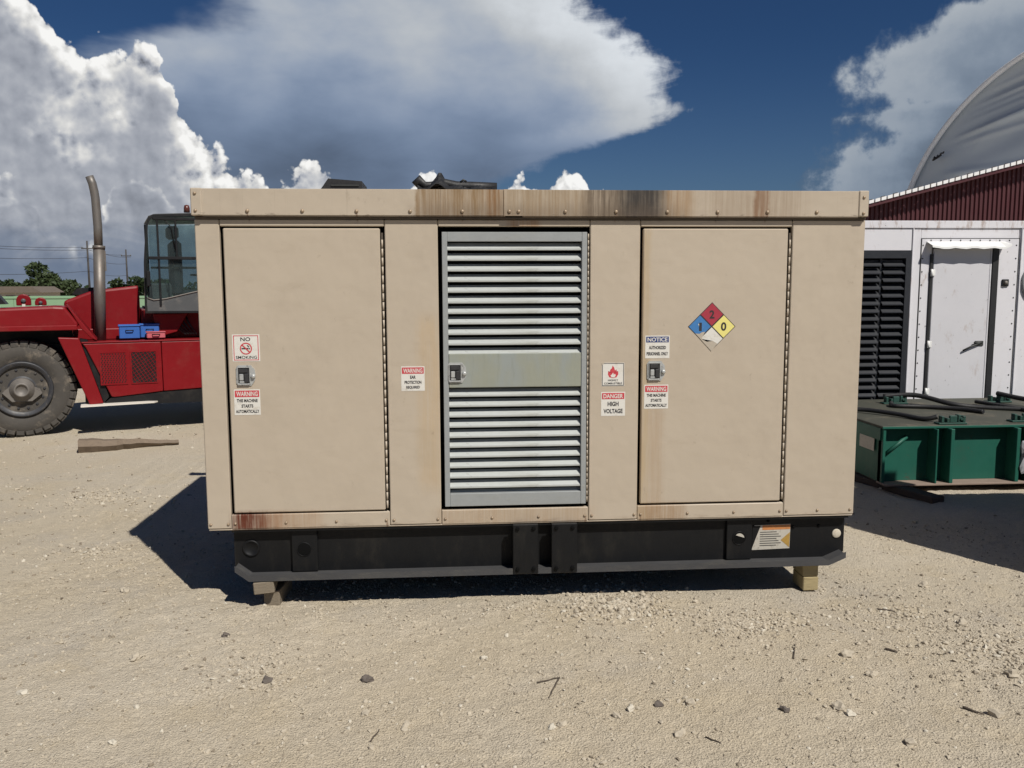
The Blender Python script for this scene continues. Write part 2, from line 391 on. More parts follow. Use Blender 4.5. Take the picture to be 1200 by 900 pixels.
M['orange'] = mat('plate_orange', (.48, .19, .06), .55, var=.2, scale=60, dirt=((.2, .12, .06), .6, 50))
M['ochre'] = mat('plate_ochre', (.36, .22, .05), .55, var=.2, scale=60)
M['plate'] = mat('worn_plate', (.46, .43, .37), .55, var=.14, scale=40, dirt=((.16, .12, .08), .8, 40))
M['disc'] = mat('pale_disc', (.52, .47, .38), .6, var=.16, scale=70, dirt=((.33, .20, .09), .8, 60))
M['rubber'] = mat('black_rubber', (.014, .014, .015), .55, var=.3, scale=20, bump=.3, bscale=60)
M['wood'] = mat('grey_timber', (.20, .165, .12), .85, var=.2, scale=4, bump=.8, bscale=26, stretch=(1.2, 1.2, 9), dirt=((.10, .075, .05), .7, 12))
M['woody'] = mat('treated_timber', (.33, .265, .14), .85, var=.16, scale=6, bump=.8, bscale=26, stretch=(1, 5, 5), dirt=((.16, .12, .06), .6, 12))
M['wooddark'] = mat('dark_timber', (.06, .045, .036), .9, var=.25, scale=5, bump=.8, bscale=30, stretch=(1, 6, 6))
M['plank'] = mat('weathered_plank', (.19, .145, .105), .9, var=.3, scale=3, bump=1., bscale=18, stretch=(1.5, 14, 14), dirt=((.07, .05, .035), .8, 6))
M['fred'] = mat('forklift_red', (.190, .0068, .0098), .42, var=.12, scale=3, coat=.06, spec=.2, bump=.05, bscale=30, dirt=((.19, .05, .04), .35, 5))
M['fdark'] = mat('forklift_black', (.009, .009, .010), .5, var=.3, scale=6, spec=.3, dirt=((.045, .040, .034), .45, 8))
M['tyre'] = mat('dusty_tyre', (.060, .054, .047), .88, var=.25, scale=5, bump=.5, bscale=50, dirt=((.24, .20, .155), .85, 7))
M['rim'] = mat('wheel_rim_paint', (.030, .031, .036), .5, var=.25, scale=10, dirt=((.14, .12, .10), .6, 16))
M['hub'] = mat('dusty_hub', (.17, .155, .14), .6, metal=.3, var=.2, scale=16, dirt=((.06, .05, .05), .6, 20))
M['stack'] = mat('exhaust_steel', (.17, .155, .14), .5, metal=.45, var=.2, scale=5, dirt=((.15, .10, .07), .7, 8), stretch=(1, 1, .4))
M['cabgrey'] = mat('cab_grey', (.075, .078, .080), .5, var=.12, scale=6, dirt=((.25, .22, .19), .5, 9))
M['seat'] = mat('seat_fabric', (.03, .032, .036), .9, var=.2)
M['bluebox'] = mat('blue_plastic', (.03, .12, .40), .5, var=.1, scale=8)
M['redbox'] = mat('faded_red_plastic', (.50, .12, .14), .5, var=.12, scale=9)
M['cream'] = mat('cream_plastic', (.66, .62, .55), .6)
M['amber'] = mat('beacon_lens', (.10, .03, .02), .25, var=.1)
def metal_marks(g, P, c):
    x, y, z = g.sep(P)
    rust = g.noise(g.vec(x*5, y*5, z*2), 1.6, 6, .7)
    c = g.mix(g.smooth(.58, .72, rust)*.55, c, (.30, .21, .15))
    c = g.mix(g.smooth(.50, .66, g.noise(g.vec(x*14, y*14, z*3), 1.2, 5, .75))*g.band(z, 2.13, 2.24, .03)*.6, c, (.25, .15, .09))
    sc = g.noise(g.vec(x*9, y*5, z*6), 2.2, 6, .75)
    return g.mix(g.smooth(.63, .70, sc)*.75, c, (.10, .095, .09))
M['cont'] = mat('white_container_paint', (.66, .65, .675), .5, var=.05, scale=2, bump=.08, bscale=20, extra=metal_marks)
M['cdoor'] = mat('white_door_paint', (.58, .575, .60), .5, var=.06, scale=2, bump=.1, bscale=20, extra=metal_marks)
M['awning'] = mat('white_awning_paint', (.74, .74, .72), .45, var=.05, scale=5)
M['louv'] = mat('black_louvre_paint', (.016, .018, .023), .5, var=.2, scale=8)
M['gskid'] = mat('green_skid_paint', (.015, .098, .070), .5, var=.14, scale=4, bump=.1, bscale=20, dirt=((.03, .08, .06), .6, 7), spec=.3, extra=lambda g, P, c: g.mix(g.smooth(.60, .68, g.noise(P, 9, 6, .8))*.6, c, (.07, .05, .035)))
M['clamp'] = mat('dark_green_clamp', (.012, .055, .042), .6, var=.3, scale=20, dirt=((.03, .03, .025), .7, 25))
M['gtop'] = mat('dirty_green_deck', (.050, .051, .038), .75, var=.28, scale=3, bump=.5, bscale=30, dirt=((.17, .14, .10), .7, 5))
M['gdirt'] = mat('rusty_ledge', (.24, .18, .145), .8, var=.25, scale=8)
M['steel'] = mat('dark_steel', (.05, .052, .05), .55, metal=.4, var=.3, scale=15)
M['maroon'] = mat('maroon_sheet', (.062, .012, .016), .5, var=.16, scale=1, dirt=((.03, .008, .01), .5, 3), stretch=(1, 1, .3))
M['trim'] = mat('white_roof_edge', (.75, .75, .75), .5, var=.1, scale=6)
M['roofm'] = mat('pale_roof_sheet', (.55, .55, .56), .5, var=.1, scale=2)
def fabric_marks(g, P, c):
    return g.mix(g.smooth(.58, .75, g.noise(P, .7, 5, .6))*.25, c, (.42, .43, .43))
M['fab'] = mat('shaded_membrane', (.46, .505, .545), .38, var=.04, scale=.4, extra=fabric_marks)  # neutral fabric; the blue-grey of its sky-lit shade is put into the colour
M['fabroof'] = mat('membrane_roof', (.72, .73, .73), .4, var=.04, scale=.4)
M['fence'] = mat('pale_green_board', (.22, .355, .215), .6, var=.07, scale=.8, dirt=((.3, .36, .27), .5, 1.2))
M['pole'] = mat('utility_pole_wood', (.055, .05, .048), .9, var=.2)
M['wire'] = mat('wire', (.03, .03, .035), .7)
M['bark'] = mat('bark', (.12, .095, .07), .9, var=.3, scale=4, bump=.6, bscale=20)
M['grey'] = mat('grey_cabinet_paint', (.30, .31, .31), .5, var=.08, scale=2, dirt=((.2, .17, .13), .4, 4))
M['roofdark'] = mat('brown_roof', (.13, .105, .085), .85, var=.25, scale=3)
M['wall'] = mat('plaster_wall', (.40, .36, .30), .85, var=.12, scale=1)
M['rag'] = mat('grey_cloth', (.34, .35, .37), .9, var=.2, scale=12)
def leafmat(name, col):
    m = mat(name, col, .55, var=.45, scale=1.1, spec=.3); return m
M['leaf'] = leafmat('tree_leaf', (.042, .062, .024)); M['leafd'] = leafmat('dark_leaf', (.026, .044, .016))
M['stone'] = mat('pale_stone', (.43, .375, .29), .9, var=.22, scale=11)
M['stoned'] = mat('brown_stone', (.235, .195, .145), .9, var=.25, scale=20)
M['stonek'] = mat('dark_shadowed_stone', (.12, .10, .085), .9, var=.25, scale=20)  # the wedge-shaped stone's shadow is put into this dark colour
M['stonew'] = mat('white_stone', (.52, .475, .39), .85, var=.1, scale=20)
M['twig'] = mat('dry_twig', (.085, .066, .05), .9, var=.3, scale=30)
def glassmat(name, tint, tr):
    m = bpy.data.materials.new(name); m.use_nodes = True; t = m.node_tree; bs = t.nodes['Principled BSDF']; g = G(t)
    out = t.nodes['Material Output']
    bs.inputs['Base Color'].default_value = (*tint, 1); bs.inputs['Roughness'].default_value = .06; bs.inputs['Specular IOR Level'].default_value = .7
    tp = t.nodes.new('ShaderNodeBsdfTransparent'); tp.inputs[0].default_value = (.80, .88, .88, 1)
    mx = t.nodes.new('ShaderNodeMixShader'); n = g.noise(g.coord(), 5, 4, .6)
    t.links.new((tr + (n - .5)*.2).clamp().k, mx.inputs[0]); t.links.new(bs.outputs[0], mx.inputs[1]); t.links.new(tp.outputs[0], mx.inputs[2])
    t.links.new(mx.outputs[0], out.inputs[0]); return m
M['glass'] = glassmat('dusty_cab_glass', (.10, .12, .12), .86)

# ------------------------------------------------------------------ ground
def vnoise(x, y, seed):
    xi = np.floor(x).astype(np.int64); yi = np.floor(y).astype(np.int64); xf = x - xi; yf = y - yi
    def h(a, b):
        n = (a*374761393 + b*668265263 + seed*974634777) & 0x7fffffff
        n = ((n ^ (n >> 13))*1274126177) & 0x7fffffff
        return ((n ^ (n >> 16)) & 0xffff)/65535.
    u = xf*xf*(3-2*xf); v = yf*yf*(3-2*yf)
    return (h(xi, yi)*(1-u) + h(xi+1, yi)*u)*(1-v) + (h(xi, yi+1)*(1-u) + h(xi+1, yi+1)*u)*v - .5
def ground_h(x, y):
    """gentle lumps and grit; calm where the far ground starts"""
    r = np.hypot(x, y + 1)
    near = np.clip(1 - (r - 14)/10, 0, 1)
    lump = vnoise(x*.55, y*.55, 3)*.05 + vnoise(x*1.5, y*1.5, 5)*.022
    rough = .35 + np.clip(vnoise(x*.9, y*.9, 21)*2.2 + .5, 0, 1)
    fine = vnoise(x*5, y*5, 7)*.012 + vnoise(x*13, y*13, 9)*.0085*rough + vnoise(x*29, y*29, 13)*.0066*rough + vnoise(x*55, y*55, 17)*.0050*rough
    return (lump*.55 + fine - .006)*near
def axis(lo, hi, step, far, k=1.13):
    a = list(np.arange(lo, hi + 1e-6, step)); s = step
    while a[-1] < far: s *= k; a.append(a[-1] + s)
    s = step; b = []
    p = lo
    while p > -far: s *= k; p -= s; b.append(p)
    return np.array(b[::-1] + a)
gx = axis(-3.2, 3.4, .0145, 1500); gy = axis(-2.6, 1.3, .0135, 1500)
XX, YY = np.meshgrid(gx, gy); ZZ = ground_h(XX, YY)
nx, ny = len(gx), len(gy)
co = np.stack([XX, YY, ZZ], -1).reshape(-1, 3)
ii = (np.arange(ny-1)[:, None]*nx + np.arange(nx-1)[None]).ravel()
quads = np.stack([ii, ii+1, ii+1+nx, ii+nx], -1)
def np_mesh(name, co, faces, m, smooth=False):
    me = bpy.data.meshes.new(name); nf, k = faces.shape
    me.vertices.add(len(co)); me.vertices.foreach_set('co', co.astype(np.float32).ravel())
    me.loops.add(nf*k); me.loops.foreach_set('vertex_index', faces.astype(np.int32).ravel())
    me.polygons.add(nf); me.polygons.foreach_set('loop_start', np.arange(0, nf*k, k, dtype=np.int32)); me.polygons.foreach_set('loop_total', np.full(nf, k, dtype=np.int32))
    me.polygons.foreach_set('use_smooth', np.full(nf, smooth)); me.materials.append(m); me.update(calc_edges=True); me.validate(); return me
def ground_mat():
    m = bpy.data.materials.new('dusty_gravel'); m.use_nodes = True; t = m.node_tree; g = G(t); bs = t.nodes['Principled BSDF']
    P = g.coord('Object')
    a = g.noise(P, .45, 5, .6); b = g.noise(P, 2.3, 5, .6); f = g.noise(P, 70, 4, .7); ff = g.noise(P, 190, 2, .6)
    c = g.mix(g.smooth(.35, .65, a), (.505, .446, .354), (.485, .416, .310))
    c = g.mix(g.smooth(.48, .72, b)*.55, c, (.49, .41, .285))
    c = g.mix(g.smooth(.50, .72, g.noise(P, 1.1, 6, .65, 1.))*.55, c, (.43, .386, .322))
    c = g.scale(c, 1.0 + (g.noise(P, 120, 3, .85) - .5)*.75)
    c = g.mix(g.smooth(.40, .25, f)*.45, c, (.20, .165, .12))
    c = g.mix(g.smooth(.60, .75, f)*.45, c, (.47, .42, .34))
    c = g.scale(c, 1.0 + (ff - .5)*.7 + (g.noise(P, 24, 5, .75) - .5)*.42)
    v = g.voro(P, 120); sp = g.smooth(.80, .9, g.noise(P, 60, 2, .8))
    c = g.mix(sp*.7, c, (.10, .08, .06))
    t.links.new(c.k, bs.inputs['Base Color']); bs.inputs['Roughness'].default_value = .95; bs.inputs['Specular IOR Level'].default_value = .2
    h = f*.5 + ff*.3 + v*.35
    h = h + g.noise(P, 30, 5, .75)*.9
    t.links.new(g.bump(h, 1., .013).k, bs.inputs['Normal'])
    return m
M['ground'] = ground_mat()
obj('ground', np_mesh('ground', co, quads, M['ground'], True), None, kind='structure')

# loose gravel: thousands of small stones joined (nobody could count them)
PH = (1 + 5**.5)/2
ICO = np.array([(-1, PH, 0), (1, PH, 0), (-1, -PH, 0), (1, -PH, 0), (0, -1, PH), (0, 1, PH), (0, -1, -PH), (0, 1, -PH), (PH, 0, -1), (PH, 0, 1), (-PH, 0, -1), (-PH, 0, 1)])/math.hypot(1, PH)
ICF = np.array([(0, 11, 5), (0, 5, 1), (0, 1, 7), (0, 7, 10), (0, 10, 11), (1, 5, 9), (5, 11, 4), (11, 10, 2), (10, 7, 6), (7, 1, 8), (3, 9, 4), (3, 4, 2), (3, 2, 6), (3, 6, 8), (3, 8, 9), (4, 9, 5), (2, 4, 11), (6, 2, 10), (8, 6, 7), (9, 8, 1)])
def pebbles(name, pos, size, m):
    n = len(pos)
    v = ICO[None]*(1 + (RNG.random((n, 12, 1)) - .5)*.7)
    v = v*(.55 + .65*RNG.random((n, 1, 3)))*np.array([1, 1, .72])
    an = RNG.random(n)*6.283; ca, sa = np.cos(an)[:, None], np.sin(an)[:, None]
    tx = (RNG.random(n) - .5)*1.4; ct, stt = np.cos(tx)[:, None], np.sin(tx)[:, None]
    y = v[..., 1]*ct - v[..., 2]*stt; z = v[..., 1]*stt + v[..., 2]*ct
    x = v[..., 0]*ca - y*sa; y = v[..., 0]*sa + y*ca
    co = np.stack([x, y, z], -1)*size[:, None, None]
    co[..., 0] += pos[:, 0, None]; co[..., 1] += pos[:, 1, None]; co[..., 2] += (ground_h(pos[:, 0], pos[:, 1]) + size*.22)[:, None]
    fc = (ICF[None] + 12*np.arange(n)[:, None, None]).reshape(-1, 3)
    return obj(name, np_mesh(name, co.reshape(-1, 3), fc, m), None, kind='stuff')
def scatter(n, x0, x1, y0, y1, s0, s1, clump=True):
    p = np.stack([RNG.uniform(x0, x1, n), RNG.uniform(y0, y1, n)], -1)
    if clump:
        k = vnoise(p[:, 0]*1.1, p[:, 1]*1.1, 41) + .6*vnoise(p[:, 0]*3.1, p[:, 1]*3.1, 43)
        p = p[k + RNG.uniform(-.35, .35, n) > .08]
    return p, s0 + (s1 - s0)*RNG.random(len(p))**4
def blob(n, cx, cy, rx, ry, s0, s1):
    a = RNG.random(n)*6.283; r = np.abs(RNG.normal(0, .55, n))
    return np.stack([cx + rx*r*np.cos(a), cy + ry*r*np.sin(a)], -1), s0 + (s1 - s0)*RNG.random(n)**3
PS = [scatter(16000, -2.9, 3.2, -2.4, 1.2, .0018, .006, False), scatter(22000, -2.9, 3.2, -2.4, 1.2, .0022, .012), scatter(6000, -2.9, 3.2, -2.4, 1.0, .002, .010, False), scatter(6500, -7, 5, 1.0, 6, .004, .020), scatter(5000, -4.5, -1.6, .2, 4.2, .003, .013), blob(700, 1.95, -.75, .5, .45, .004, .016), blob(220, -2.6, 1.0, .4, .3, .004, .014),
      blob(1500, .40, -.10, .38, .30, .004, .017), blob(500, -1.28, -.72, .30, .30, .004, .014), blob(900, .95, -.38, .5, .3, .004, .013), blob(260, 2.0, -1.0, .35, .35, .004, .014),
      blob(350, -3.1, 2.4, .5, .35, .006, .018), blob(500, 1.75, -.3, .6, .45, .004, .013), blob(300, -.15, -.1, .5, .25, .004, .011)]
pp = np.concatenate([p for p, s in PS]); ss = np.concatenate([s for p, s in PS])
pick = RNG.random(len(pp))
pebbles('gravel', pp[pick < .76], ss[pick < .76], M['stone'])
pebbles('gravel', pp[(pick >= .76) & (pick < .91)], ss[(pick >= .76) & (pick < .91)]*.9, M['stoned'])
pebbles('gravel', pp[pick >= .91], ss[pick >= .91], M['stonew'])

def gz(x, y): return float(ground_h(np.array([x]), np.array([y]))[0])
STONES = [  # x, y, radius, material, label
    (-.802, -.838, .024, 'stonek', 'wedge-shaped stone with its shadow coloured in dark, largest on the open dirt left of centre'),
    (-.314, -.665, .014, 'stonew', 'white rounded pebble alone on the yellowish dirt below the louvred door'),
    (-.621, -.830, .011, 'stonew', 'small white pebble just right of the dark wedge-shaped stone'),
    (-.783, -1.104, .018, 'stone', 'tan half-buried stone below the dark wedge-shaped stone'),
    (-.624, -1.201, .017, 'stone', 'tan lump right of the short twig at the bottom left'),
    (-.090, -1.275, .016, 'stonew', 'left one of the two pale stones touching below the forked twig'),
    (-.050, -1.250, .017, 'stone', 'right one of the two pale stones touching below the forked twig'),
    (.344, -1.128, .020, 'stonek', 'dark angular stone right of the forked twig'),
    (.225, -1.160, .018, 'stonew', 'flat whitish stone left of the dark angular stone near the forked twig'),
    (.165, -1.205, .015, 'stone', 'tan pebble beside the flat whitish stone near the forked twig'),
    (.368, -1.349, .022, 'stone', 'tan stone near the bottom edge, below the dark angular stone'),
    (1.268, -.770, .028, 'stone', 'upright pointed tan stone on the bare dirt right of the gravel patch'),
    (1.282, -.962, .020, 'stone', 'long flat pale stone below the upright pointed tan stone'),
    (1.024, -1.211, .024, 'stone', 'round tan stone, upper of a pair at the lower right'),
    (1.045, -1.265, .019, 'stonew', 'pale stone, lower of a pair at the lower right'),
    (.806, -1.227, .018, 'stonek', 'dark brown stone in a smudge of dark grit at the lower right'),
    (1.161, -1.477, .022, 'stone', 'tan stone beneath a dark chip near the bottom right'),
    (1.599, -1.298, .026, 'stone', 'large grey-tan stone beside the long twig at the right edge'),
    (1.859, -1.002, .026, 'stone', 'large tan stone in the grit at the right edge above the long twig'),
    (.467, -1.132, .020, 'stone', 'grey-tan stone lying right of the two touching pale stones'),
    (2.099, .073, .030, 'stone', 'flat pale slab of stone on the sunlit strip right of the generator'),
    (2.000, -.435, .026, 'stone', 'tan stone on the right side below the flat pale slab'),
    (-1.823, -.558, .022, 'stone', 'tan stone alone on the smooth dirt at far left'),
    (-2.170, .277, .022, 'stone', 'tan stone beside the front edge of the generator shadow at left'),
    (-2.151, -.862, .020, 'stonew', 'pale stone lying nearest the lower left corner'),
    (-1.660, -1.249, .016, 'stonew', 'small white stone on the dirt near the bottom left'),
    (-1.492, -.347, .022, 'stonek', 'dark stone above the gravel patch left of the timber block'),
    (-1.210, -.812, .022, 'stonek', 'dark stone in the gravel patch at lower left'),
    (-2.231, -.353, .018, 'stone', 'tan pebble near the left edge of the dirt'),
]
for (x, y, r, mk, lb) in STONES:
    bm = bmesh.new(); bmesh.ops.create_icosphere(bm, subdivisions=2, radius=r)
    sx, sy, sz, sd = random.uniform(.9, 1.35), random.uniform(.75, 1.1), random.uniform(.55, .8), random.random()*100
    for v in bm.verts:
        p = v.co/r; k = 1 + .35*math.sin(p.x*2.3 + sd)*math.cos(p.y*2.9 + sd*2) + .18*math.sin(p.z*5 + p.x*4 + sd)
        v.co = Vector((v.co.x*sx*k, v.co.y*sy*k, v.co.z*sz*k + r*.25))
    me = bpy.data.meshes.new('stone'); bm.to_mesh(me); bm.free(); me.materials.append(M[mk])
    o = obj('stone', me, None, label=lb, cat='stone', group='single stones on the dirt', loc=(x, y, gz(x, y))); o.rotation_euler = (0, 0, random.random()*6)
def twig(pts, r, lb):
    mb = MB()
    for path in pts:
        pth = []
        for (a, b) in zip(path[:-1], path[1:]):
            for k in range(5):
                t = k/5; x = a[0]+(b[0]-a[0])*t; y = a[1]+(b[1]-a[1])*t; pth.append((x + random.uniform(-.003, .003), y + random.uniform(-.003, .003), gz(x, y) + r*.9 + random.uniform(0, .002)))
        x, y = path[-1]; pth.append((x, y, gz(x, y) + r)); mb.tube(pth, [r*(1 - .5*i/len(pth)) for i in range(len(pth))], 6)
    o = obj('twig', mb, M['twig'], label=lb, cat='twig', group='dry twigs on the dirt')
twig([[(-.105, -.911), (-.014, -.887)], [(-.014, -.887), (-.074, -1.038)]], .0036, 'dark forked twig like a V lying below the generator')
twig([[(-.746, -1.306), (-.722, -1.224)]], .0035, 'short straight twig near the bottom left')
twig([[(1.47, -.715), (1.505, -.752)]], .0055, 'thick dark twig end right of the upright pointed stone')
twig([[(1.50, -1.24), (1.552, -1.295)]], .0055, 'long dark twig beside the large grey-tan stone at right')
twig([[(.455, -1.38), (.495, -1.42)]], .003, 'thin dark twig near the bottom edge right of centre')
twig([[(1.025, -.78), (1.09, -.63)]], .0035, 'thin pale-brown twig pointing away below the rating plate')
twig([[(1.675, -.241), (1.75, -.272)]], .004, 'dark stick on the grit right of the timber block')

# ------------------------------------------------------------------ lettering
_tc = {}
def text_geo(s, bold=.03):
    if (s, bold) in _tc: return _tc[s, bold]
    cu_ = bpy.data.curves.new('t', 'FONT'); cu_.body = s; cu_.size = 1; cu_.offset = bold; cu_.resolution_u = 3
    o = bpy.data.objects.new('t', cu_); COL.objects.link(o)
    dg = bpy.context.evaluated_depsgraph_get(); dg.update(); me = bpy.data.meshes.new_from_object(o.evaluated_get(dg))
    V = [tuple(v.co[:2]) for v in me.vertices]; Fc = [list(p.vertices) for p in me.polygons]
    bpy.data.objects.remove(o); bpy.data.curves.remove(cu_); bpy.data.meshes.remove(me)
    xs = [v[0] for v in V]; ys = [v[1] for v in V]; a, b, c_, d_ = min(xs), max(xs), min(ys), max(ys)
    V = [((x-a)/(b-a), (y-c_)/(d_-c_)) for x, y in V]
    _tc[s, bold] = (V, Fc); return V, Fc
def put_text(mb, s, x0, x1, z0, z1, y, m, bold=.03):
    V, Fc = text_geo(s, bold); b = len(mb.v)
    mb.v += [(x0 + (x1-x0)*u, y, z0 + (z1-z0)*v) for u, v in V]
    for f in Fc: mb._f([b+i for i in f], m)
def frame_quads(mb, x0, x1, z0, z1, w, y, m):
    for a, b, c_, d_ in ((x0, x1, z1-w, z1), (x0, x1, z0, z0+w), (x0, x0+w, z0+w, z1-w), (x1-w, x1, z0+w, z1-w)):
        mb.poly([(a, y, c_), (b, y, c_), (b, y, d_), (a, y, d_)], m)
SM = [M['white'], M['red'], M['ink'], M['blue'], M['glue']]
def quad(mb, x0, x1, z0, z1, y, m): mb.poly([(x0, y, z0), (x1, y, z0), (x1, y, z1), (x0, y, z1)], m)
def sticker(parent, name, x0, x1, z0, z1, y, head, hm, lines, label, lh=.13, pos=(.56, .35, .14)):
    mb = MB(); w = x1-x0; h = z1-z0
    mb.box(x0, x1, y-.0009, y, z0, z1)
    y1, y2 = y-.0015, y-.0021
    quad(mb, x0+w*.035, x1-w*.035, z1-h*.30, z1-h*.045, y1, hm)
    put_text(mb, head, x0+w*.09, x1-w*.09, z1-h*.265, z1-h*.085, y2, 0, .02)
    for (t, fr), p in zip(lines, pos):
        put_text(mb, t, x0+w*(.5-fr/2), x0+w*(.5+fr/2), z0+h*(p-lh/2), z0+h*(p+lh/2), y1, 2, .035)
    return obj(name, mb, SM, parent, label=label)

# ------------------------------------------------------------------ the generator
ZT, ZB, D = 2.066, .412, 1.60
GEN = thing('generator_set', 'large tan steel generator enclosure with three doors on a black skid', 'generator', (0, 0, 0))
def panel(name, x0, x1, z0, z1, y0=0., y1=.03, m=None, b=.004, parent=GEN, label=None):
    return obj(name, MB().box(x0, x1, y0, y1, z0, z1, b), m or M['paint'], parent, label=label)
def rivets(parent, pts, y, r=.0075, name='rivet_row'):
    mb = MB()
    for x, z in pts: mb.lathe([(r, 0), (r*.9, -r*.45), (r*.5, -r*.75), (.0005, -r*.8)], (x, y, z), 'y', 8)
    return obj(name, mb, M['bolt'], parent, kind='stuff')
ZP = 1.925
p1 = panel('wall_panel', -1.65, -1.536, ZB, ZP)
p2 = panel('wall_panel', -.7535, -.4975, ZB, ZP)
p3 = panel('wall_panel', .2515, .5015, ZB, ZP)
p4 = panel('wall_panel', 1.2745, 1.65, ZB, ZP)
rivets(p1, [(-1.635, .435), (-1.550, .435)], -.0005); rivets(p2, [(-.735, .437), (-.515, .437)], -.0005)
rivets(p3, [(.268, .437), (.487, .437)], -.0005); rivets(p4, [(1.29, .437), (1.455, .437), (1.63, .437)], -.0005)
for (a, b) in ((-1.534, -.7555), (-.4955, .2495), (.5035, 1.2725)):
    panel('door_header', a, b, 1.892, ZP, 0., .03)
    s_ = panel('door_sill', a, b, ZB - .004, .482, .001, .03)
    n = 4; rivets(s_, [(a + .018 + (b-a-.036)*k/(n-1), .437) for k in range(n)], .0005)
panel('bottom_lip', -1.648, 1.648, ZB - .010, ZB - .002, .004, .05)
for x0, x1, nm in ((-1.65, -1.647, 'wall_panel'), (1.647, 1.65, 'wall_panel')):   # side walls, in two sheets each
    for ya, yb in ((.032, .79), (.795, D - .004)): panel(nm, x0, x1, ZB, ZP, ya, yb, b=0)
panel('wall_panel', -1.65, 1.65, ZB, ZP, D - .003, D, b=0)
# black core behind the doors; shade of the gaps put into its colour
ca = MB(); ca.box(-1.63, 1.63, .13, D - .03, ZB + .01, ZP + .06)
for x in (-1.58, -.625, .376, 1.45): ca.box(x - .045, x + .045, .031, .13, ZB + .01, ZP)
ca.box(-1.62, 1.62, .031, .13, ZP - .028, ZP + .06); ca.box(-1.62, 1.62, .031, .13, ZB + .01, .475)
obj('dark_core', ca, M['dark'], GEN)
# roof and fascia
obj('roof_panel', MB().box(-1.650, 1.640, -.024, D + .03, ZT - .012, ZT - .004, .002), M['paint'], GEN)
obj('roof_fascia', MB().box(-1.605, -.170, -.030, -.026, 1.942, ZT, .0015).box(-1.605, -.170, -.026, .0, 1.938, 1.944), M['paint'], GEN)
obj('roof_fascia', MB().box(-.084, 1.598, -.030, -.026, 1.940, ZT, .0015).box(-.084, 1.598, -.026, .0, 1.936, 1.942), M['paint'], GEN)
obj('joint_plate', MB().box(-.178, -.080, -.034, -.0305, 1.940, ZT + .001, .0015), M['paint'], GEN)
for a, b in ((-1.654, -1.603), (1.596, 1.646)): obj('end_cap', MB().box(a, b, -.036, .02, 1.940, ZT + .002, .004), M['paint'], GEN)
for x in (-1.652, 1.640): obj('roof_fascia', MB().box(x, x + .004, .021, D + .03, 1.940, ZT, .001), M['paint'], GEN)
obj('roof_fascia', MB().box(-1.65, 1.64, D + .026, D + .032, 1.940, ZT, .001), M['paint'], GEN)
obj('eave_shade_strip', MB().box(-1.645, 1.645, -.010, .03, 1.9265, 1.9375, .002), M['hinge'], GEN)  # dark strip; the shadow under the fascia is put into its colour
rivets(GEN, [(-1.394, 1.962), (-1.137, 1.962), (-.882, 1.962), (-.627, 1.962), (-.377, 1.962), (.123, 1.962), (.373, 1.962), (.627, 1.962), (.879, 1.962), (1.131, 1.962), (1.382, 1.962)], -.0305, .0095, 'bolt_row')
rivets(GEN, [(-.150, 1.962), (-.105, 1.962)], -.0345, .0095, 'bolt_row')
rivets(GEN, [(-1.632, 2.043), (-1.632, 1.963), (1.620, 2.035), (1.620, 1.957)], -.0365, .008, 'bolt_row')
obj('shadow_tab', MB().box(-1.78, -1.45, 1.72, 1.80, 2.0, 2.06, .004).box(-1.50, -1.45, D + .033, 1.72, 2.0, 2.06), M['paint'], GEN)  # tab added out of sight, shaped for the small shadow behind the left corner
# doors
def latch(parent, cx, cz, y, label=None):
    mb = MB(); w, h = .046, .050
    pl = [(-w, -h*.75), (-w*.8, -h), (w*.55, -h), (w*.95, -h*.45), (w, 0), (w*.95, h*.55), (w*.55, h), (-w*.8, h), (-w, h*.75)]
    mb.prism([(cx + a, cz + b) for a, b in pl], 'y', y - .005, y, 0)
    iw, ih = .030, .038
    mb.box(cx - iw - .006, cx + iw - .012, y - .0062, y - .0052, cz - ih, cz + ih, 0, 1)     # dark tray
    for a in ((-.040, -.036, -.042, .042), (.018, .022, -.042, .042), (-.036, .018, .038, .042), (-.036, .018, -.042, -.038)):
        mb.box(cx + a[0], cx + a[1], y - .010, y - .005, cz + a[2], cz + a[3], .001, 0)      # rim of the tray
    mb.box(cx - .032, cx + .010, y - .012, y - .0065, cz + .014, cz + .034, .002, 1)
    mb.box(cx - .030, cx - .010, y - .013, y - .0065, cz - .024, cz + .008, .003, 0)           # paddle
    mb.box(cx - .006, cx + .014, y - .016, y - .0065, cz - .034, cz + .010, .003, 1)
    mb.box(cx - .030, cx + .004, y - .010, y - .0065, cz - .036, cz - .027, .002, 0)
    mb.lathe([(.011, 0), (.011, -.010), (.007, -.014), (.001, -.014)], (cx + .036, y - .004, cz - .004), 'y', 12, 0)
    mb.box(cx - .040, cx + .018, y - .012, y - .006, cz - .046, cz - .038, .002, 0)
    o = obj('latch', mb, [M['chrome'], M['latchdark']], parent, label=label)
    return o
def latch_knob(parent, cx, cz, y):
    pass
def hinge(parent, x, z0, z1, y, r=.0046, pitchz=.043):
    mb = MB(); z = z0
    while z + pitchz*.8 < z1:
        mb.cyl((x, y, z), (x, y, z + pitchz*.90), r, n=8); z += pitchz
    mb.box(x - r*1.05, x + r*1.05, y + .002, y + .006, z0, z1, 0, 1)
    return obj('hinge', mb, [M['paint'], M['hinge']], parent)
dL = panel('door', -1.519, -.776, .490, 1.883, -.002, .026, b=.005)
latch(dL, -1.436, 1.176, -.002); hinge(dL, -.766, .50, 1.862, -.001)
mb = MB(); x0, x1, z0, z1, y = -1.490, -1.371, 1.250, 1.371, -.002
mb.box(x0 - .006, x1 + .006, y - .0009, y, z0 - .005, z1 + .005, 0, 0); frame_quads(mb, x0, x1, z0, z1, .0035, y - .0014, 1)
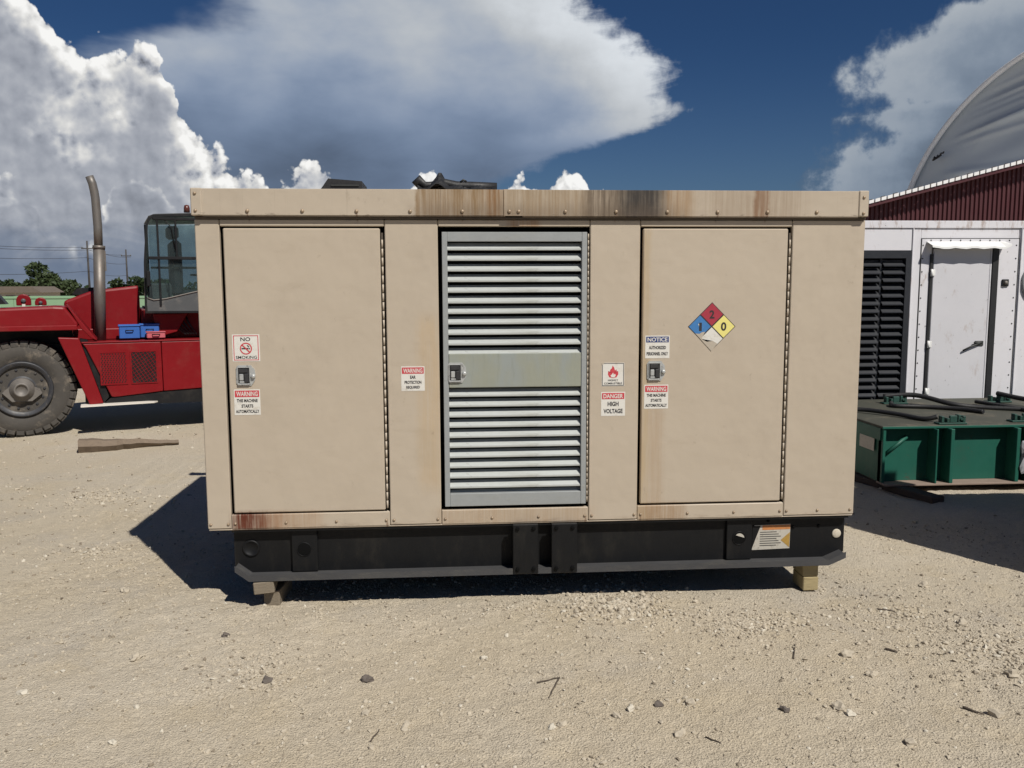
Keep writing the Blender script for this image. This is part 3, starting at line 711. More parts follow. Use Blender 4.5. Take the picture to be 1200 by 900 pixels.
put_text(mb, 'NO', -1.456, -1.409, 1.343, 1.362, y - .0014, 2, .02); put_text(mb, 'SMOKING', -1.481, -1.380, 1.257, 1.272, y - .0014, 2, .015)
cx, cz, R1, R0 = -1.431, 1.307, .029, .0235
for k in range(28):
    a, b = 2*math.pi*k/28, 2*math.pi*(k+1)/28
    mb.poly([(cx + R1*math.cos(a), y - .0016, cz + R1*math.sin(a)), (cx + R1*math.cos(b), y - .0016, cz + R1*math.sin(b)), (cx + R0*math.cos(b), y - .0016, cz + R0*math.sin(b)), (cx + R0*math.cos(a), y - .0016, cz + R0*math.sin(a))], 1)
mb.poly([(cx - .019, y - .0022, cz + .015), (cx - .015, y - .0022, cz + .019), (cx + .019, y - .0022, cz - .015), (cx + .015, y - .0022, cz - .019)], 1)
quad(mb, cx - .021, cx + .012, cz - .003, cz + .003, y - .0018, 2); quad(mb, cx + .014, cx + .019, cz - .003, cz + .003, y - .0018, 2)
mb.poly([(cx + .012, y - .0018, cz + .006), (cx + .016, y - .0018, cz + .008), (cx + .010, y - .0018, cz + .016), (cx + .004, y - .0018, cz + .017)], 2)
obj('safety_sticker', mb, SM, dL, label='white no smoking sticker with a red barred circle')
WL = [('THIS MACHINE', .80), ('STARTS', .45), ('AUTOMATICALLY', .90)]
sticker(dL, 'safety_sticker', -1.497, -1.372, .982, 1.108, -.002, 'WARNING', 1, WL, 'white sticker with red WARNING band about automatic starting')
dR = panel('door', .5165, 1.252, .492, 1.883, -.002, .026, b=.005)
latch(dR, .589, 1.176, -.002); hinge(dR, 1.262, .50, 1.862, -.001)
sticker(dR, 'safety_sticker', .533, .657, 1.240, 1.354, -.002, 'NOTICE', 3, [('AUTHORIZED', .70), ('PERSONNEL ONLY', .88)], 'white sticker with dark blue NOTICE band', lh=.15, pos=(.47, .20))
sticker(dR, 'safety_sticker', .531, .654, .984, 1.106, -.002, 'WARNING', 1, WL, 'yellowed white sticker with red WARNING band')
sticker(p2, 'safety_sticker', -.686, -.571, 1.090, 1.212, 0., 'WARNING', 1, [('EAR', .24), ('PROTECTION', .72), ('REQUIRED', .58)], 'white sticker with red WARNING band about ear protection')
sticker(p3, 'safety_sticker', .312, .434, .950, 1.072, 0., 'DANGER', 1, [('HIGH', .46), ('VOLTAGE', .80)], 'white sticker with red DANGER band about high voltage', lh=.19, pos=(.50, .20))
mb = MB(); x0, x1, z0, z1, y = .314, .428, 1.101, 1.219, 0.
mb.box(x0, x1, y - .0009, y, z0, z1); frame_quads(mb, x0 + .002, x1 - .002, z0 + .002, z1 - .002, .0028, y - .0014, 2)
mb.poly([(x0, y - .002, z1), (x0, y - .002, z1 - .014), (x0 + .014, y - .002, z1)], 4)
cx, cz = .371, 1.172
fl = [(-.026, -.012), (-.018, -.026), (0, -.030), (.018, -.026), (.027, -.010), (.026, .006), (.019, .001), (.018, .014), (.010, .008), (.006, .022), (-.002, .034), (-.006, .020), (-.014, .012), (-.016, .0), (-.024, .006)]
for i in range(len(fl)):   # flame as a fan
    a, b = fl[i], fl[(i+1) % len(fl)]; mb.poly([(cx, y - .0014, cz - .006), (cx + a[0], y - .0014, cz + a[1]), (cx + b[0], y - .0014, cz + b[1])], 1)
fi = [(-.013, -.016), (-.008, -.026), (.006, -.027), (.014, -.018), (.010, -.008), (.004, -.014), (0, -.002), (-.006, -.012)]
for i in range(len(fi)):
    a, b = fi[i], fi[(i+1) % len(fi)]; mb.poly([(cx, y - .0020, cz - .018), (cx + a[0], y - .0020, cz + a[1]), (cx + b[0], y - .0020, cz + b[1])], 0)
put_text(mb, 'HIGHLY', .346, .398, 1.126, 1.136, y - .0014, 2, .02); put_text(mb, 'COMBUSTIBLE', .326, .417, 1.110, 1.120, y - .0014, 2, .02)
obj('safety_sticker', mb, SM, p3, label='white sticker with a red flame')
# hazard diamond
mb = MB(); cx, cz, h = .871, 1.397, .122; y = -.002
def dia(px, pz, r, yy, m): mb.poly([(px - r, yy, pz), (px, yy, pz - r), (px + r, yy, pz), (px, yy, pz + r)], m)
mb.prism([(cx - h, cz), (cx, cz - h), (cx + h, cz), (cx, cz + h)], 'y', y - .0009, y, 2)
q = h/2; e = q - .0045
dia(cx, cz + q, e, y - .0014, 0); dia(cx - q, cz, e, y - .0014, 1); dia(cx + q, cz, e, y - .0014, 3); dia(cx, cz - q, e + .001, y - .0014, 4)
put_text(mb, '2', cx - .013, cx + .013, cz + q - .021, cz + q + .021, y - .0020, 2, .03)
put_text(mb, '1', cx - q - .004, cx - q + .010, cz - .022, cz + .020, y - .0020, 2, .03)
put_text(mb, '0', cx + q - .014, cx + q + .014, cz - .022, cz + .022, y - .0020, 2, .03)
mb.poly([(cx - q - .009, y - .0021, cz + .012), (cx - q - .005, y - .0021, cz + .016), (cx - q - .004, y - .0021, cz + .002)], 4)
# torn lower corner where the film has come away
tear = [(cx - .084, cz - .034), (cx - .062, cz - .036), (cx - .050, cz - .028), (cx - .034, cz - .026), (cx - .050, cz - .058), (cx - .024, cz - .076), (cx + .006, cz - .072), (cx + .030, cz - .086), (cx, cz - h - .002)]
ctr = (cx - .052, cz - .062)
for a, b in zip(tear[:-1], tear[1:]): mb.poly([(ctr[0], y - .0026, ctr[1]), (a[0], y - .0026, a[1]), (b[0], y - .0026, b[1])], 5)
mb.poly([(cx - .084, y - .0026, cz - .034), (ctr[0], y - .0026, ctr[1]), (cx, y - .0026, cz - h - .002)], 5)
obj('hazard_diamond', mb, [M['dred'], M['dblue'], M['ink'], M['dyel'], M['white'], M['glue']], dR, label='four-colour hazard diamond sticker with its bottom corner torn off')
# louvred middle door
dM = obj('louvre_door', MB().box(-.478, -.452, -.004, .030, .500, 1.866, .002).box(.210, .236, -.004, .030, .500, 1.866, .002)
         .box(-.452, .210, -.003, .030, 1.820, 1.866, .002).box(-.452, .210, -.003, .030, .500, .566, .002), M['galvs'], GEN)
obj('centre_plate', MB().box(-.4515, .2095, -.001, .022, 1.102, 1.272, .003), M['galvp'], dM)
hinge(dM, .2425, .51, 1.86, .001, .0032, .030)
latch(dM, -.411, 1.178, -.001)
sl = MB(); sl.prism([(.004, -.0275), (.0065, -.0300), (.044, .0040), (.044, .0075), (.0395, .0075), (.004, -.0200)], 'x', -.4515, .2095)
sl_me = sl.mesh('slat', M['galv'])
for k in range(11):
    for zt in (1.808 - k*.0517, 1.088 - k*.0517 - .002): o = obj('slat', sl_me, None, dM, loc=(0, random.uniform(-.001, .001), zt + random.uniform(-.0012, .0012))); o.rotation_euler = (0, random.uniform(-.0016, .0016), 0)
obj('louvre_shade_sheet', MB().box(-.45, .21, .10, .128, .50, 1.86), M['dark'], dM)  # dark sheet; the shade behind the slats is put into its colour
# skid
SK = MB(); y0 = .055
SK.prism([(-1.540, .402), (-1.540, .205), (-1.470, .158), (1.555, .158), (1.630, .195), (1.630, .402)], 'y', y0, y0 + .012)
obj('skid_web', SK, M['skid'], GEN)
fl_ = MB()
fpath = [(-1.522, .203), (-1.455, .152), (1.515, .152), (1.605, .190)]
for (a, b) in zip(fpath[:-1], fpath[1:]):
    fl_.prism([(a[0], a[1]), (b[0], b[1]), (b[0], b[1] + .016), (a[0], a[1] + .016)], 'y', -.022, y0 - .0005)
    fl_.prism([(a[0], a[1] - .004), (b[0], b[1] - .004), (b[0], b[1] + .026), (a[0], a[1] + .026)], 'y', -.030, -.0225)
obj('skid_flange', fl_, M['flange'], GEN)
obj('top_flange', MB().box(-1.540, 1.630, .012, .20, .3895, .4005), M['skid'], GEN)
def holed_plate(name, x0, x1, hx, hz, r, yf):
    o_ = MB().box(x0, x1, yf, y0 - .0007, .172, .389, .003)
    p_ = obj(name, o_, M['skid'], GEN)
    obj('hole_shade_disc', MB().lathe([(r, 0), (r, -.003), (r*.9, -.0035), (.001, -.0032)], (hx, yf, hz), 'y', 20), M['dark'], p_)  # dark disc on the plate; the shade of an opening put into its colour
    obj('hole_rim', MB().lathe([(r*1.10, 0), (r*1.10, -.0035), (r*1.0, -.0040), (r*1.0, .0)], (hx, yf - .0005, hz), 'y', 24, caps=False), M['skid'], p_)
    return p_
holed_plate('gusset_plate', -1.252, -1.124, -1.190, .288, .033, .034)
pr = holed_plate('gusset_plate', .988, 1.123, 1.054, .288, .033, .034)
obj('plug', MB().prism([(1.054 + .026*math.cos(t*.26 + .1), .288 + .026*math.sin(t*.26 + .1)) for t in range(10)], 'y', .027, .0295), M['plate'], pr)
obj('plug_disc', MB().lathe([(.043, 0), (.043, -.006), (.036, -.009), (.033, -.004), (.001, -.004)], (-1.456, y0, .294), 'y', 28), M['skid'], GEN)
for a, b in ((-.139, -.010), (.058, .189)):
    lp = obj('lug_plate', MB().box(a, b, -.034, -.006, .150, .407, .003).box(a + .01, a + .022, -.006, y0 - .001, .172, .388), M['skid'], GEN)
    for x in (a + .024, b - .024):
        for z in (.176, .386): obj('bolt', MB().lathe([(.011, 0), (.011, -.007), (.008, -.009), (.001, -.009)], (x, -.0345, z), 'y', 6, sm=False), M['dark'], lp)
lab = MB(); yl = y0 - .0005
lab.prism([(1.131, .215), (1.334, .220), (1.336, .352), (1.142, .348)], 'y', yl - .002, yl)
lab.poly([(1.185, yl - .0028, .322), (1.334, yl - .0028, .324), (1.335, yl - .0028, .349), (1.185, yl - .0028, .347)], 1)
lab.poly([(1.285, yl - .0028, .266), (1.332, yl - .0028, .226), (1.334, yl - .0028, .308)], 2)
lab.poly([(1.131, yl - .003, .345), (1.131, yl - .003, .225), (1.158, yl - .003, .30), (1.175, yl - .003, .345)], 3)
for k in range(7):
    z = .308 - k*.012; lab.poly([(1.172, yl - .0027, z), (1.262 + .012*((k*7) % 3), yl - .0027, z + .001), (1.262 + .012*((k*7) % 3), yl - .0027, z + .005), (1.172, yl - .0027, z + .004)], 4)
obj('rating_label', lab, [M['plate'], M['orange'], M['ochre'], M['skid'], M['steel']], GEN, label='peeling pale label with a worn orange band')
obj('reflector', MB().lathe([(.024, 0), (.024, -.004), (.021, -.006), (.001, -.006)], (1.588, y0, .294), 'y', 24), M['disc'], GEN)
sk2 = MB()
for x, z in ((1.352, .335), (1.490, .338), (1.495, .385), (1.215, .372)): sk2.lathe([(.008, 0), (.008, -.006), (.001, -.007)], (x, y0, z), 'y', 8)
obj('skid_bolt', sk2, M['dark'], GEN, kind='stuff')
obj('skid_web', MB().box(-1.54, 1.63, D - .07, D - .058, .158, .402), M['skid'], GEN)
for x in (-1.42, -.45, .5, 1.5): obj('cross_member', MB().box(x - .05, x + .05, .068, D - .071, .17, .388), M['skid'], GEN)

# things on the roof and the timbers under the skid
rb = thing('roof_box', 'small black box with sloped end lying on the generator roof', 'box', (-1.02, .42, ZT - .004))
obj('shell', MB().prism([(-.125, 0), (-.050, .105), (.125, .092), (.125, 0)], 'y', -.02, .26), M['rubber'], rb)
obj('face_trim', MB().box(-.035, .110, -.026, -.0205, .066, .074), M['steel'], rb); obj('bottom_rim', MB().box(-.135, .130, -.03, -.0205, .0, .018), M['fdark'], rb)
hs = thing('rubber_hose', 'crumpled black rubber hose and sheet lying on the generator roof', 'hose', (-.40, .30, ZT - .004))
mb = MB(); mb.tube([(-.215, 0, .06), (-.19, .0, .085), (-.165, 0, .058), (-.13, .02, .062), (-.06, .02, .075), (.0, .03, .060), (.08, .02, .058), (.21, .02, .054)], [.022, .028, .022, .020, .022, .026, .025, .024], 9)
obj('hose_body', mb, M['rubber'], hs)
bm = bmesh.new(); bmesh.ops.create_grid(bm, x_segments=26, y_segments=12, size=.5)
for v in bm.verts:
    x, y = v.co.x, v.co.y; zz = .055*math.exp(-((x + .22)/.10)**2) + .02*math.sin(x*23 + y*9)*math.cos(y*14) + .058
    v.co = Vector((x*.40, y*.24 + .03, zz*(1 - .55*abs(y)*1.6)))
bmesh.ops.solidify(bm, geom=bm.faces[:], thickness=.008)
me = bpy.data.meshes.new('sheet'); bm.to_mesh(me); bm.free(); me.materials.append(M['rubber']); obj('sheet', me, None, hs)
obj('clip', MB().tube([(.02, -.02, .075), (.035, -.03, .085), (.05, -.02, .078)], .006, 6), M['steel'], hs)

def block(name, x0, x1, y0, y1, z0, z1, m, label, rot=0, group='timbers under the skid'):
    cx, cy, cz = (x0+x1)/2, (y0+y1)/2, z0
    mb = MB().box(x0-cx, x1-cx, y0-cy, y1-cy, 0, z1-z0, .004)
    o = obj(name, mb, M[m], None, label=label, cat='timber block', group=group, loc=(cx, cy, cz)); o.rotation_euler = rot if rot else (0, 0, 0); return o
block('timber_block', -1.388, -1.308, .030, .26, -.006, .079, 'wood', 'lower grey timber block under the left end of the skid', (0, 0, rad(-6)))
block('timber_block', -1.440, -1.340, -.030, .20, .083, .144, 'wood', 'upper grey timber block, tilted, under the left end of the skid', (0, rad(-4), rad(4)))
block('timber_block', 1.405, 1.487, .025, .165, -.006, .069, 'woody', 'lower yellowish timber block under the right end of the skid')
block('timber_block', 1.403, 1.486, .027, .165, .071, .147, 'woody', 'upper yellowish timber block under the right end of the skid')
for x in (-1.38, 1.44): block('timber_block', x - .06, x + .06, D - .35, D - .1, -.006, .147, 'wood', 'timber block under the back of the skid, ' + ('left' if x < 0 else 'right'))
# ------------------------------------------------------------------ split plank on the dirt
mb = MB(); n = 16; a = Vector((-4.11, 4.40, 0)); b = Vector((-3.24, 4.70, 0)); ax = (b - a).normalized(); pr_ = Vector((-ax.y, ax.x, 0))
rows = []
for i in range(n + 1):
    t = i/n; c_ = a + (b - a)*t; w = .10 + .035*math.sin(t*5 + 1) + random.uniform(-.012, .012) - .05*t; h = .135 - .080*t + random.uniform(-.006, .006)
    f0 = c_ - pr_*(w + random.uniform(0, .02)); k0 = c_ + pr_*w
    z = gz(c_.x, c_.y)
    rows.append([(f0.x + pr_.x*.055, f0.y + pr_.y*.055, z - .01), (f0.x, f0.y, z + h*.55), (f0.x + pr_.x*.035, f0.y + pr_.y*.035, z + h), (k0.x, k0.y, z + h*.85), (k0.x, k0.y, z - .01)])
for r in rows: mb.v += r
for i in range(n):
    for k in range(5): mb._f([i*5+k, i*5+(k+1) % 5, (i+1)*5+(k+1) % 5, (i+1)*5+k])
mb._f(list(range(5))); mb._f([n*5+k for k in range(5)][::-1])
obj('plank', mb, M['plank'], None, label='split weathered brown plank lying on the dirt before the red forklift', cat='plank')

# ------------------------------------------------------------------ red forklift (local axes: x along the truck, y away from us)
TH = rad(21)
FL = thing('forklift', 'huge red container forklift with tall exhaust stack parked at left', 'forklift', (-5.05, 5.31, 0), TH)
def fobj(name, mb, m, parent=FL, **k):
    o = obj(name, mb, M[m] if isinstance(m, str) else m, parent, **k)
    if m == 'fred':
        b = o.modifiers.new('bevel', 'BEVEL'); b.width = .055 if name == 'fender' else (.03 if name in ('hood', 'counterweight') else .010); b.segments = 2; b.limit_method = 'ANGLE'
    return o
def wheel(cx, cy, group=None):
    w = bpy.data.objects.new('wheel', None); COL.objects.link(w); w.parent = FL; w.location = (cx, cy, .52)
    R = .525
    fobj('tyre', MB().lathe([(.30, .02), (.335, -.010), (.40, -.016), (.455, -.006), (.492, .022), (.505, .055), (.505, .36), (.49, .40), (.40, .42), (.30, .40)], (0, 0, 0), 'y', 56), 'tyre', w)
    tr = MB()
    for k in range(34):
        t = 2*math.pi*k/34; c_, s_ = math.cos(t), math.sin(t)
        Mx = Matrix(((c_, 0, -s_, 0), (0, 1, 0, 0), (s_, 0, c_, 0), (0, 0, 0, 1)))
        tr.box(.455, .503, -.008, .02, -.037, .037, .006, 0, Mx); tr.box(.488, R, .012, .20, -.040, .040, .006, 0, Mx); 
        Mx2 = Matrix.Rotation(math.pi/34, 4, 'Y') @ Mx
        tr.box(.488, R, .205, .40, -.040, .040, .006, 0, Mx2)
    fobj('tread', tr, 'tyre', w, kind='stuff')
    fobj('rim', MB().lathe([(.305, .03), (.300, -.014), (.285, -.020), (.272, -.004), (.258, -.008), (.25, .03), (.16, .035), (.13, .01), (.02, .01)], (0, 0, 0), 'y', 40), 'rim', w)
    nb = MB()
    for k in range(14):
        t = 2*math.pi*k/14; nb.lathe([(.014, 0), (.014, -.02), (.010, -.024), (.001, -.024)], (.212*math.cos(t), .032, .212*math.sin(t)), 'y', 6, sm=False)
    fobj('wheel_nuts', nb, 'rim', w, kind='stuff')
    hb = MB().lathe([(.125, .01), (.120, -.03), (.085, -.045), (.078, -.085), (.060, -.095), (.055, -.075), (.001, -.075)], (0, 0, 0), 'y', 28)
    hb.prism([(-.19, -.03), (-.10, -.13), (.09, -.13), (.19, -.05), (.17, .0), (.10, .03), (-.10, .05)], 'y', -.022, .012)
    fobj('hub', hb, 'hub', w)
    return w
wheel(.0, .0); wheel(3.3, .05)
# front fender over the wheel
fobj('fender', MB().prism([(-1.5, 1.155), (.565, 1.165), (.585, 1.215), (.46, 1.405), (.35, 1.412), (-1.5, 1.345)], 'y', -.10, .55), 'fred')
fobj('fender_lip', MB().box(-1.5, .57, -.118, -.101, 1.150, 1.205, .006), 'fred')
fobj('wheel_arch_panel', MB().box(-1.4, .50, .50, .549, .45, 1.154), 'fdark')
fobj('fender_skirt', MB().prism([(.585, 1.210), (.600, 1.17), (.70, 1.055), (.760, 1.03), (.56, 1.32), (.47, 1.43)], 'y', -.09, .40), 'fred')
fobj('strut', MB().prism([(.375, 1.075), (.580, 1.062), (.785, .335), (.650, .320)], 'y', -.125, -.02), 'fred')
fobj('strut_backing', MB().prism([(.585, 1.055), (.66, 1.04), (.845, .40), (.790, .335)], 'y', -.075, .05), 'fdark')
# side tank body with two mesh grilles
def body_panel(x0, x1, pts): return fobj('side_panel', MB().prism(pts, 'y', -.10, .45), 'fred')
body_panel(0, 0, [(.605, 1.0), (1.405, 1.0), (1.405, .435), (.905, .395), (.870, .40), (.64, .955)])
body_panel(0, 0, [(1.410, 1.0), (3.0, 1.0), (3.0, .49), (1.410, .435)])
fobj('panel_top_edge', MB().box(.60, 3.0, -.108, -.02, 1.001, 1.018, .004), 'fred')
for gx0, dark in ((.78, False), (1.09, True)):
    gm = MB(); gw, gh = .255, .345; gz0 = .545
    gm.box(gx0, gx0 + gw, -.1035, -.1005, gz0, gz0 + gh, 0, 1 if dark else 0)
    if dark:
        for sl_, sp, wd, yy in ((-1.75, .042, .0055, -.1075), (.62, .040, .0040, -.1060)):
            nrm = math.hypot(1, sl_); c0 = -abs(sl_)*gw - gh
            while c0 < abs(sl_)*gw + gh:
                seg = [gx0 + gw*t/40 for t in range(41) if gz0 <= gz0 + c0 + sl_*(gw*t/40) <= gz0 + gh]
                if len(seg) > 1:
                    xa, xb = seg[0], seg[-1]; za, zb = gz0 + c0 + sl_*(xa - gx0), gz0 + c0 + sl_*(xb - gx0); h_ = wd*nrm/2
                    gm.prism([(xa, za - h_), (xb, zb - h_), (xb, zb + h_), (xa, za + h_)], 'y', yy, -.1036, 0)
                c0 += sp*(1.6 if sl_ < 0 else 1.)
    nh = 0 if dark else 9
    for i in range(nh):
        for j in range(15):
            x = gx0 + .014 + i*(gw - .028)/(nh - 1) + (.009 if j % 2 else 0) - .0045; z = gz0 + .016 + j*(gh - .032)/14
            if dark: gm.prism([(x - .013, z - .008), (x + .005, z - .012), (x + .013, z + .008), (x - .005, z + .012)], 'y', -.107, -.1036, 0 if (i + j) % 3 else 1)
            else: gm.prism([(x - .008, z - .006), (x + .003, z - .008), (x + .008, z + .006), (x - .003, z + .008)], 'y', -.1055, -.1036, 1)
    frame = [(gx0 - .012, gx0 + gw + .012, gz0 + gh, gz0 + gh + .012), (gx0 - .012, gx0 + gw + .012, gz0 - .012, gz0), (gx0 - .012, gx0, gz0, gz0 + gh), (gx0 + gw, gx0 + gw + .012, gz0, gz0 + gh)]
    for a, b, c_, d_ in frame: gm.box(a, b, -.108, -.1003, c_, d_, 0, 0)
    fobj('mesh_grille', gm, [M['fred'], M['fdark']])
fobj('sill', MB().prism([(.80, .335), (.86, .385), (1.41, .425), (3.0, .48), (3.0, .28), (1.8, .285), (1.0, .30)], 'y', -.085, .35), 'fdark')
fobj('step', MB().prism([(.56, -.05), (1.16, -.05), (1.34, -.13), (1.30, -.20), (.56, -.24)], 'z', .316, .330), 'cream')
fobj('chassis', MB().box(-1.4, 4.2, .36, 1.5, .46, .98).box(.6, 3.2, .16, .36, .30, .9), 'fdark')
# hood, deck
fobj('deck', MB().box(.60, 3.1, -.02, .60, .955, .998), 'fred')
fobj('hood', MB().prism([(.42, 1.0), (.42, 1.455), (.725, 1.575), (1.235, 1.635), (1.235, 1.0)], 'y', .74, 1.7), 'fred')
fobj('hood_step', MB().prism([(.50, 1.0), (.50, 1.13), (1.9, 1.13), (1.9, 1.0)], 'y', .62, .738), 'fred')
fobj('cab_base', MB().prism([(1.24, 1.0), (1.24, 1.35), (2.9, 1.35), (2.9, 1.0)], 'y', .62, 1.8), 'fred')
fobj('counterweight', MB().box(3.0, 4.4, .0, 1.9, .55, 1.5, .06), 'fred')
fobj('air_cleaner', MB().prism([(.50, 1.53), (.56, 1.60), (.84, 1.62), (.84, 1.50)], 'y', 1.0, 1.4), 'fdark')
fobj('headlamp', MB().prism([(-.50, 1.435), (-.50, 1.60), (-.22, 1.60), (-.10, 1.435)], 'y', .05, .35), 'fdark')
for cx, w, h in ((-.02, .078, .18), (.158, .062, .14)):     # lifting lugs in front of the green fence
    pts = [(cx - w, 1.40), (cx - w, 1.355 + h - w)] + [(cx - w*math.cos(t*math.pi/10), 1.355 + h - w + w*math.sin(t*math.pi/10)) for t in range(1, 10)] + [(cx + w, 1.355 + h - w), (cx + w, 1.40)]
    lg = fobj('lifting_lug', MB().prism(pts, 'y', 1.16, 1.22), 'fred')
    fobj('pin', MB().lathe([(w*.34, 0), (w*.34, -.012), (w*.2, -.018), (.001, -.018)], (cx, 1.16, 1.355 + h - w), 'y', 14), 'cabgrey', lg)
    fobj('lug_slot', MB().box(cx - w*.22, cx + w*.22, 1.150, 1.159, 1.36, 1.355 + h - w*1.5), 'cream', lg)
# exhaust stack
ex = fobj('exhaust_stack', MB().cyl((.785, .5, .985), (.825, .5, 2.06), .062, n=20).cyl((.824, .5, 2.05), (.826, .5, 2.09), .067, n=20), 'stack')
fobj('exhaust_tip', MB().tube([(.820, .5, 2.05), (.826, .5, 2.3), (.818, .5, 2.62), (.810, .5, 2.70), (.795, .5, 2.79), (.768, .5, 2.87)], [.047, .047, .046, .046, .045, .044], 18), 'stack', ex)
fobj('bracket', MB().box(.875, .892, .47, .53, 1.80, 2.03), 'stack', ex)
# cab: rounded glass front, frame posts, seat inside
CY = .30
cab = fobj('cab_frame', MB(), 'fdark') if False else None
outline = [(1.275, 1.310), (1.272, 1.40), (1.285, 1.9), (1.325, 2.33), (1.350, 2.41), (1.405, 2.445), (2.35, 2.50), (2.35, 1.300)]
inner = [(1.300, 1.335), (1.297, 1.40), (1.310, 1.9), (1.350, 2.33), (1.370, 2.385), (1.412, 2.417), (2.325, 2.470), (2.325, 1.325)]
def ring(mb, o_, i_, y0, y1, m=0):
    n = len(o_); b = len(mb.v)
    for P_ in (o_, i_):
        for yy in (y0, y1): mb.v += [(p[0], yy, p[1]) for p in P_]
    for k in range(n):
        j = (k+1) % n
        mb._f([b+k, b+j, b+2*n+j, b+2*n+k], m); mb._f([b+n+k, b+n+j, b+3*n+j, b+3*n+k], m)
        mb._f([b+k, b+j, b+n+j, b+n+k], m); mb._f([b+2*n+k, b+2*n+j, b+3*n+j, b+3*n+k], m)
cb = MB(); ring(cb, outline, inner, CY - .012, CY + .012)
CAB = fobj('cab_frame', cb, 'fdark')
fobj('cab_glass', MB().prism([(1.298, 1.475), (1.310, 1.9), (1.350, 2.33), (1.370, 2.386), (1.412, 2.417), (2.325, 2.47), (2.325, 1.66), (1.75, 1.53), (1.5, 1.47), (1.37, 1.455)], 'y', CY - .004, CY + .004), M['glass'], CAB)
fobj('cab_apron', MB().prism([(1.300, 1.335), (1.298, 1.474), (1.37, 1.454), (1.5, 1.468), (1.75, 1.528), (2.325, 1.655), (2.325, 1.325)], 'y', CY - .008, CY + .006), 'cabgrey', CAB)
fobj('apron_edge', MB().tube([(1.30, CY - .012, 1.49), (1.37, CY - .012, 1.462), (1.5, CY - .012, 1.476), (1.75, CY - .012, 1.536), (2.05, CY - .012, 1.605), (2.32, CY - .012, 1.66)], .008, 6), 'hub', CAB)
fobj('cab_rail', MB().box(1.335, 2.32, CY - .045, CY - .013, 1.93, 1.965, .004), 'fdark', CAB)
fobj('cab_post', MB().box(1.435, 1.458, CY - .030, CY - .013, 1.40, 2.40, .003), 'fdark', CAB)
fobj('cab_post', MB().box(1.635, 1.655, CY - .030, CY - .013, 1.966, 2.42, .003), 'fdark', CAB)
fobj('cab_rail', MB().box(1.40, 2.32, CY - .034, CY - .014, 2.385, 2.415, .004), 'fdark', CAB)
fobj('cab_rail', MB().box(1.36, 2.32, CY + .03, CY + .055, 1.825, 1.850, .003), 'fdark', CAB)
fobj('rear_post', MB().box(1.36, 1.40, 1.62, 1.66, 1.35, 2.42).box(2.28, 2.32, 1.62, 1.66, 1.35, 2.46), 'fdark', CAB)
fobj('cab_roof', MB().prism([(1.36, 2.43), (1.42, 2.455), (2.35, 2.51), (2.35, 2.46), (1.42, 2.418)], 'y', CY + .013, 1.68), 'cabgrey', CAB)
fobj('cab_floor', MB().box(1.29, 2.34, CY + .02, 1.7, 1.351, 1.372), 'fdark', CAB)
fobj('rear_glass', MB().prism([(1.41, 1.45), (1.41, 2.40), (2.27, 2.44), (2.27, 1.45)], 'y', 1.635, 1.642), M['glass'], CAB)
fobj('seat', MB().box(1.72, 2.10, .75, 1.2, 1.45, 1.58, .03).box(1.60, 1.74, .76, 1.19, 1.50, 2.18, .04).box(1.58, 1.72, .85, 1.1, 2.20, 2.36, .03), 'seat', CAB)
fobj('steering_column', MB().tube([(2.12, .9, 1.37), (2.02, .9, 1.75)], .03, 8).lathe([(.16, 0), (.175, .012), (.16, .024)], (2.0, .9, 1.75), 'z', 20), 'fdark', CAB)
fobj('mirror', MB().box(1.30, 1.345, CY - .10, CY - .07, 1.62, 1.80, .008), 'fdark', CAB)
fobj('wiper', MB().tube([(1.52, CY - .02, 2.40), (1.60, CY - .022, 2.30), (1.63, CY - .022, 2.05)], .006, 5), 'fdark', CAB)
fobj('control_panel', MB().box(1.36, 1.60, .7, .95, 1.40, 1.66, .02), 'cabgrey', CAB)
fobj('beacon', MB().lathe([(.035, 0), (.035, .05), (.026, .085), (.001, .092)], (1.80, CY + .25, 2.50), 'z', 14), 'amber', CAB)
fobj('mirror', MB().tube([(1.85, CY + .1, 2.50), (1.95, CY, 2.56), (2.08, CY - .1, 2.58), (2.3, CY - .1, 2.55)], .012, 6).box(1.95, 2.05, CY - .1, CY - .05, 2.50, 2.56, .01), 'fdark', CAB)
hz_ = MB()
for k in range(5): hz_.tube([(1.50 + k*.05, .60, 1.36), (1.56 + k*.05, .52, 1.18), (1.72 + k*.03, .5, 1.04)], .012, 6)
fobj('hydraulic_hoses', hz_, 'rubber', FL)
fobj('pivot_plate', MB().prism([(1.36, 1.30), (1.75, 1.30), (1.62, 1.08), (1.40, 1.02)], 'y', .46, .50), 'fred')
def fl_world(x, y, z): return Vector((-5.05 + x*math.cos(TH) - y*math.sin(TH), 5.31 + x*math.sin(TH) + y*math.cos(TH), z))
def loosebox(name, x0, x1, y, z0, z1, m, dep, label, cat, lid=None):
    t = thing(name, label, cat, fl_world((x0+x1)/2, y + dep/2, z0), TH)
    w = (x1-x0)/2
    obj('shell', MB().box(-w, w, -dep/2, dep/2, 0, (z1-z0)*.86, .008), M[m], t)
    obj('lid', MB().box(-w - .008, w + .008, -dep/2 - .008, dep/2 + .008, (z1-z0)*.86, z1-z0, .006), M[m], t)
    obj('handle', MB().tube([(-.04, -dep/2 - .008, (z1-z0)*.6), (-.035, -dep/2 - .025, (z1-z0)*.6), (.035, -dep/2 - .025, (z1-z0)*.6), (.04, -dep/2 - .008, (z1-z0)*.6)], .006, 6), M['fdark'], t)
loosebox('plastic_crate', .985, 1.205, .30, 1.019, 1.180, 'bluebox', .2, 'square blue plastic box on the red forklift deck', 'box')
loosebox('plastic_crate', 1.215, 1.420, .42, 1.019, 1.185, 'bluebox', .2, 'darker flat blue box right behind the square blue box on the forklift', 'box')
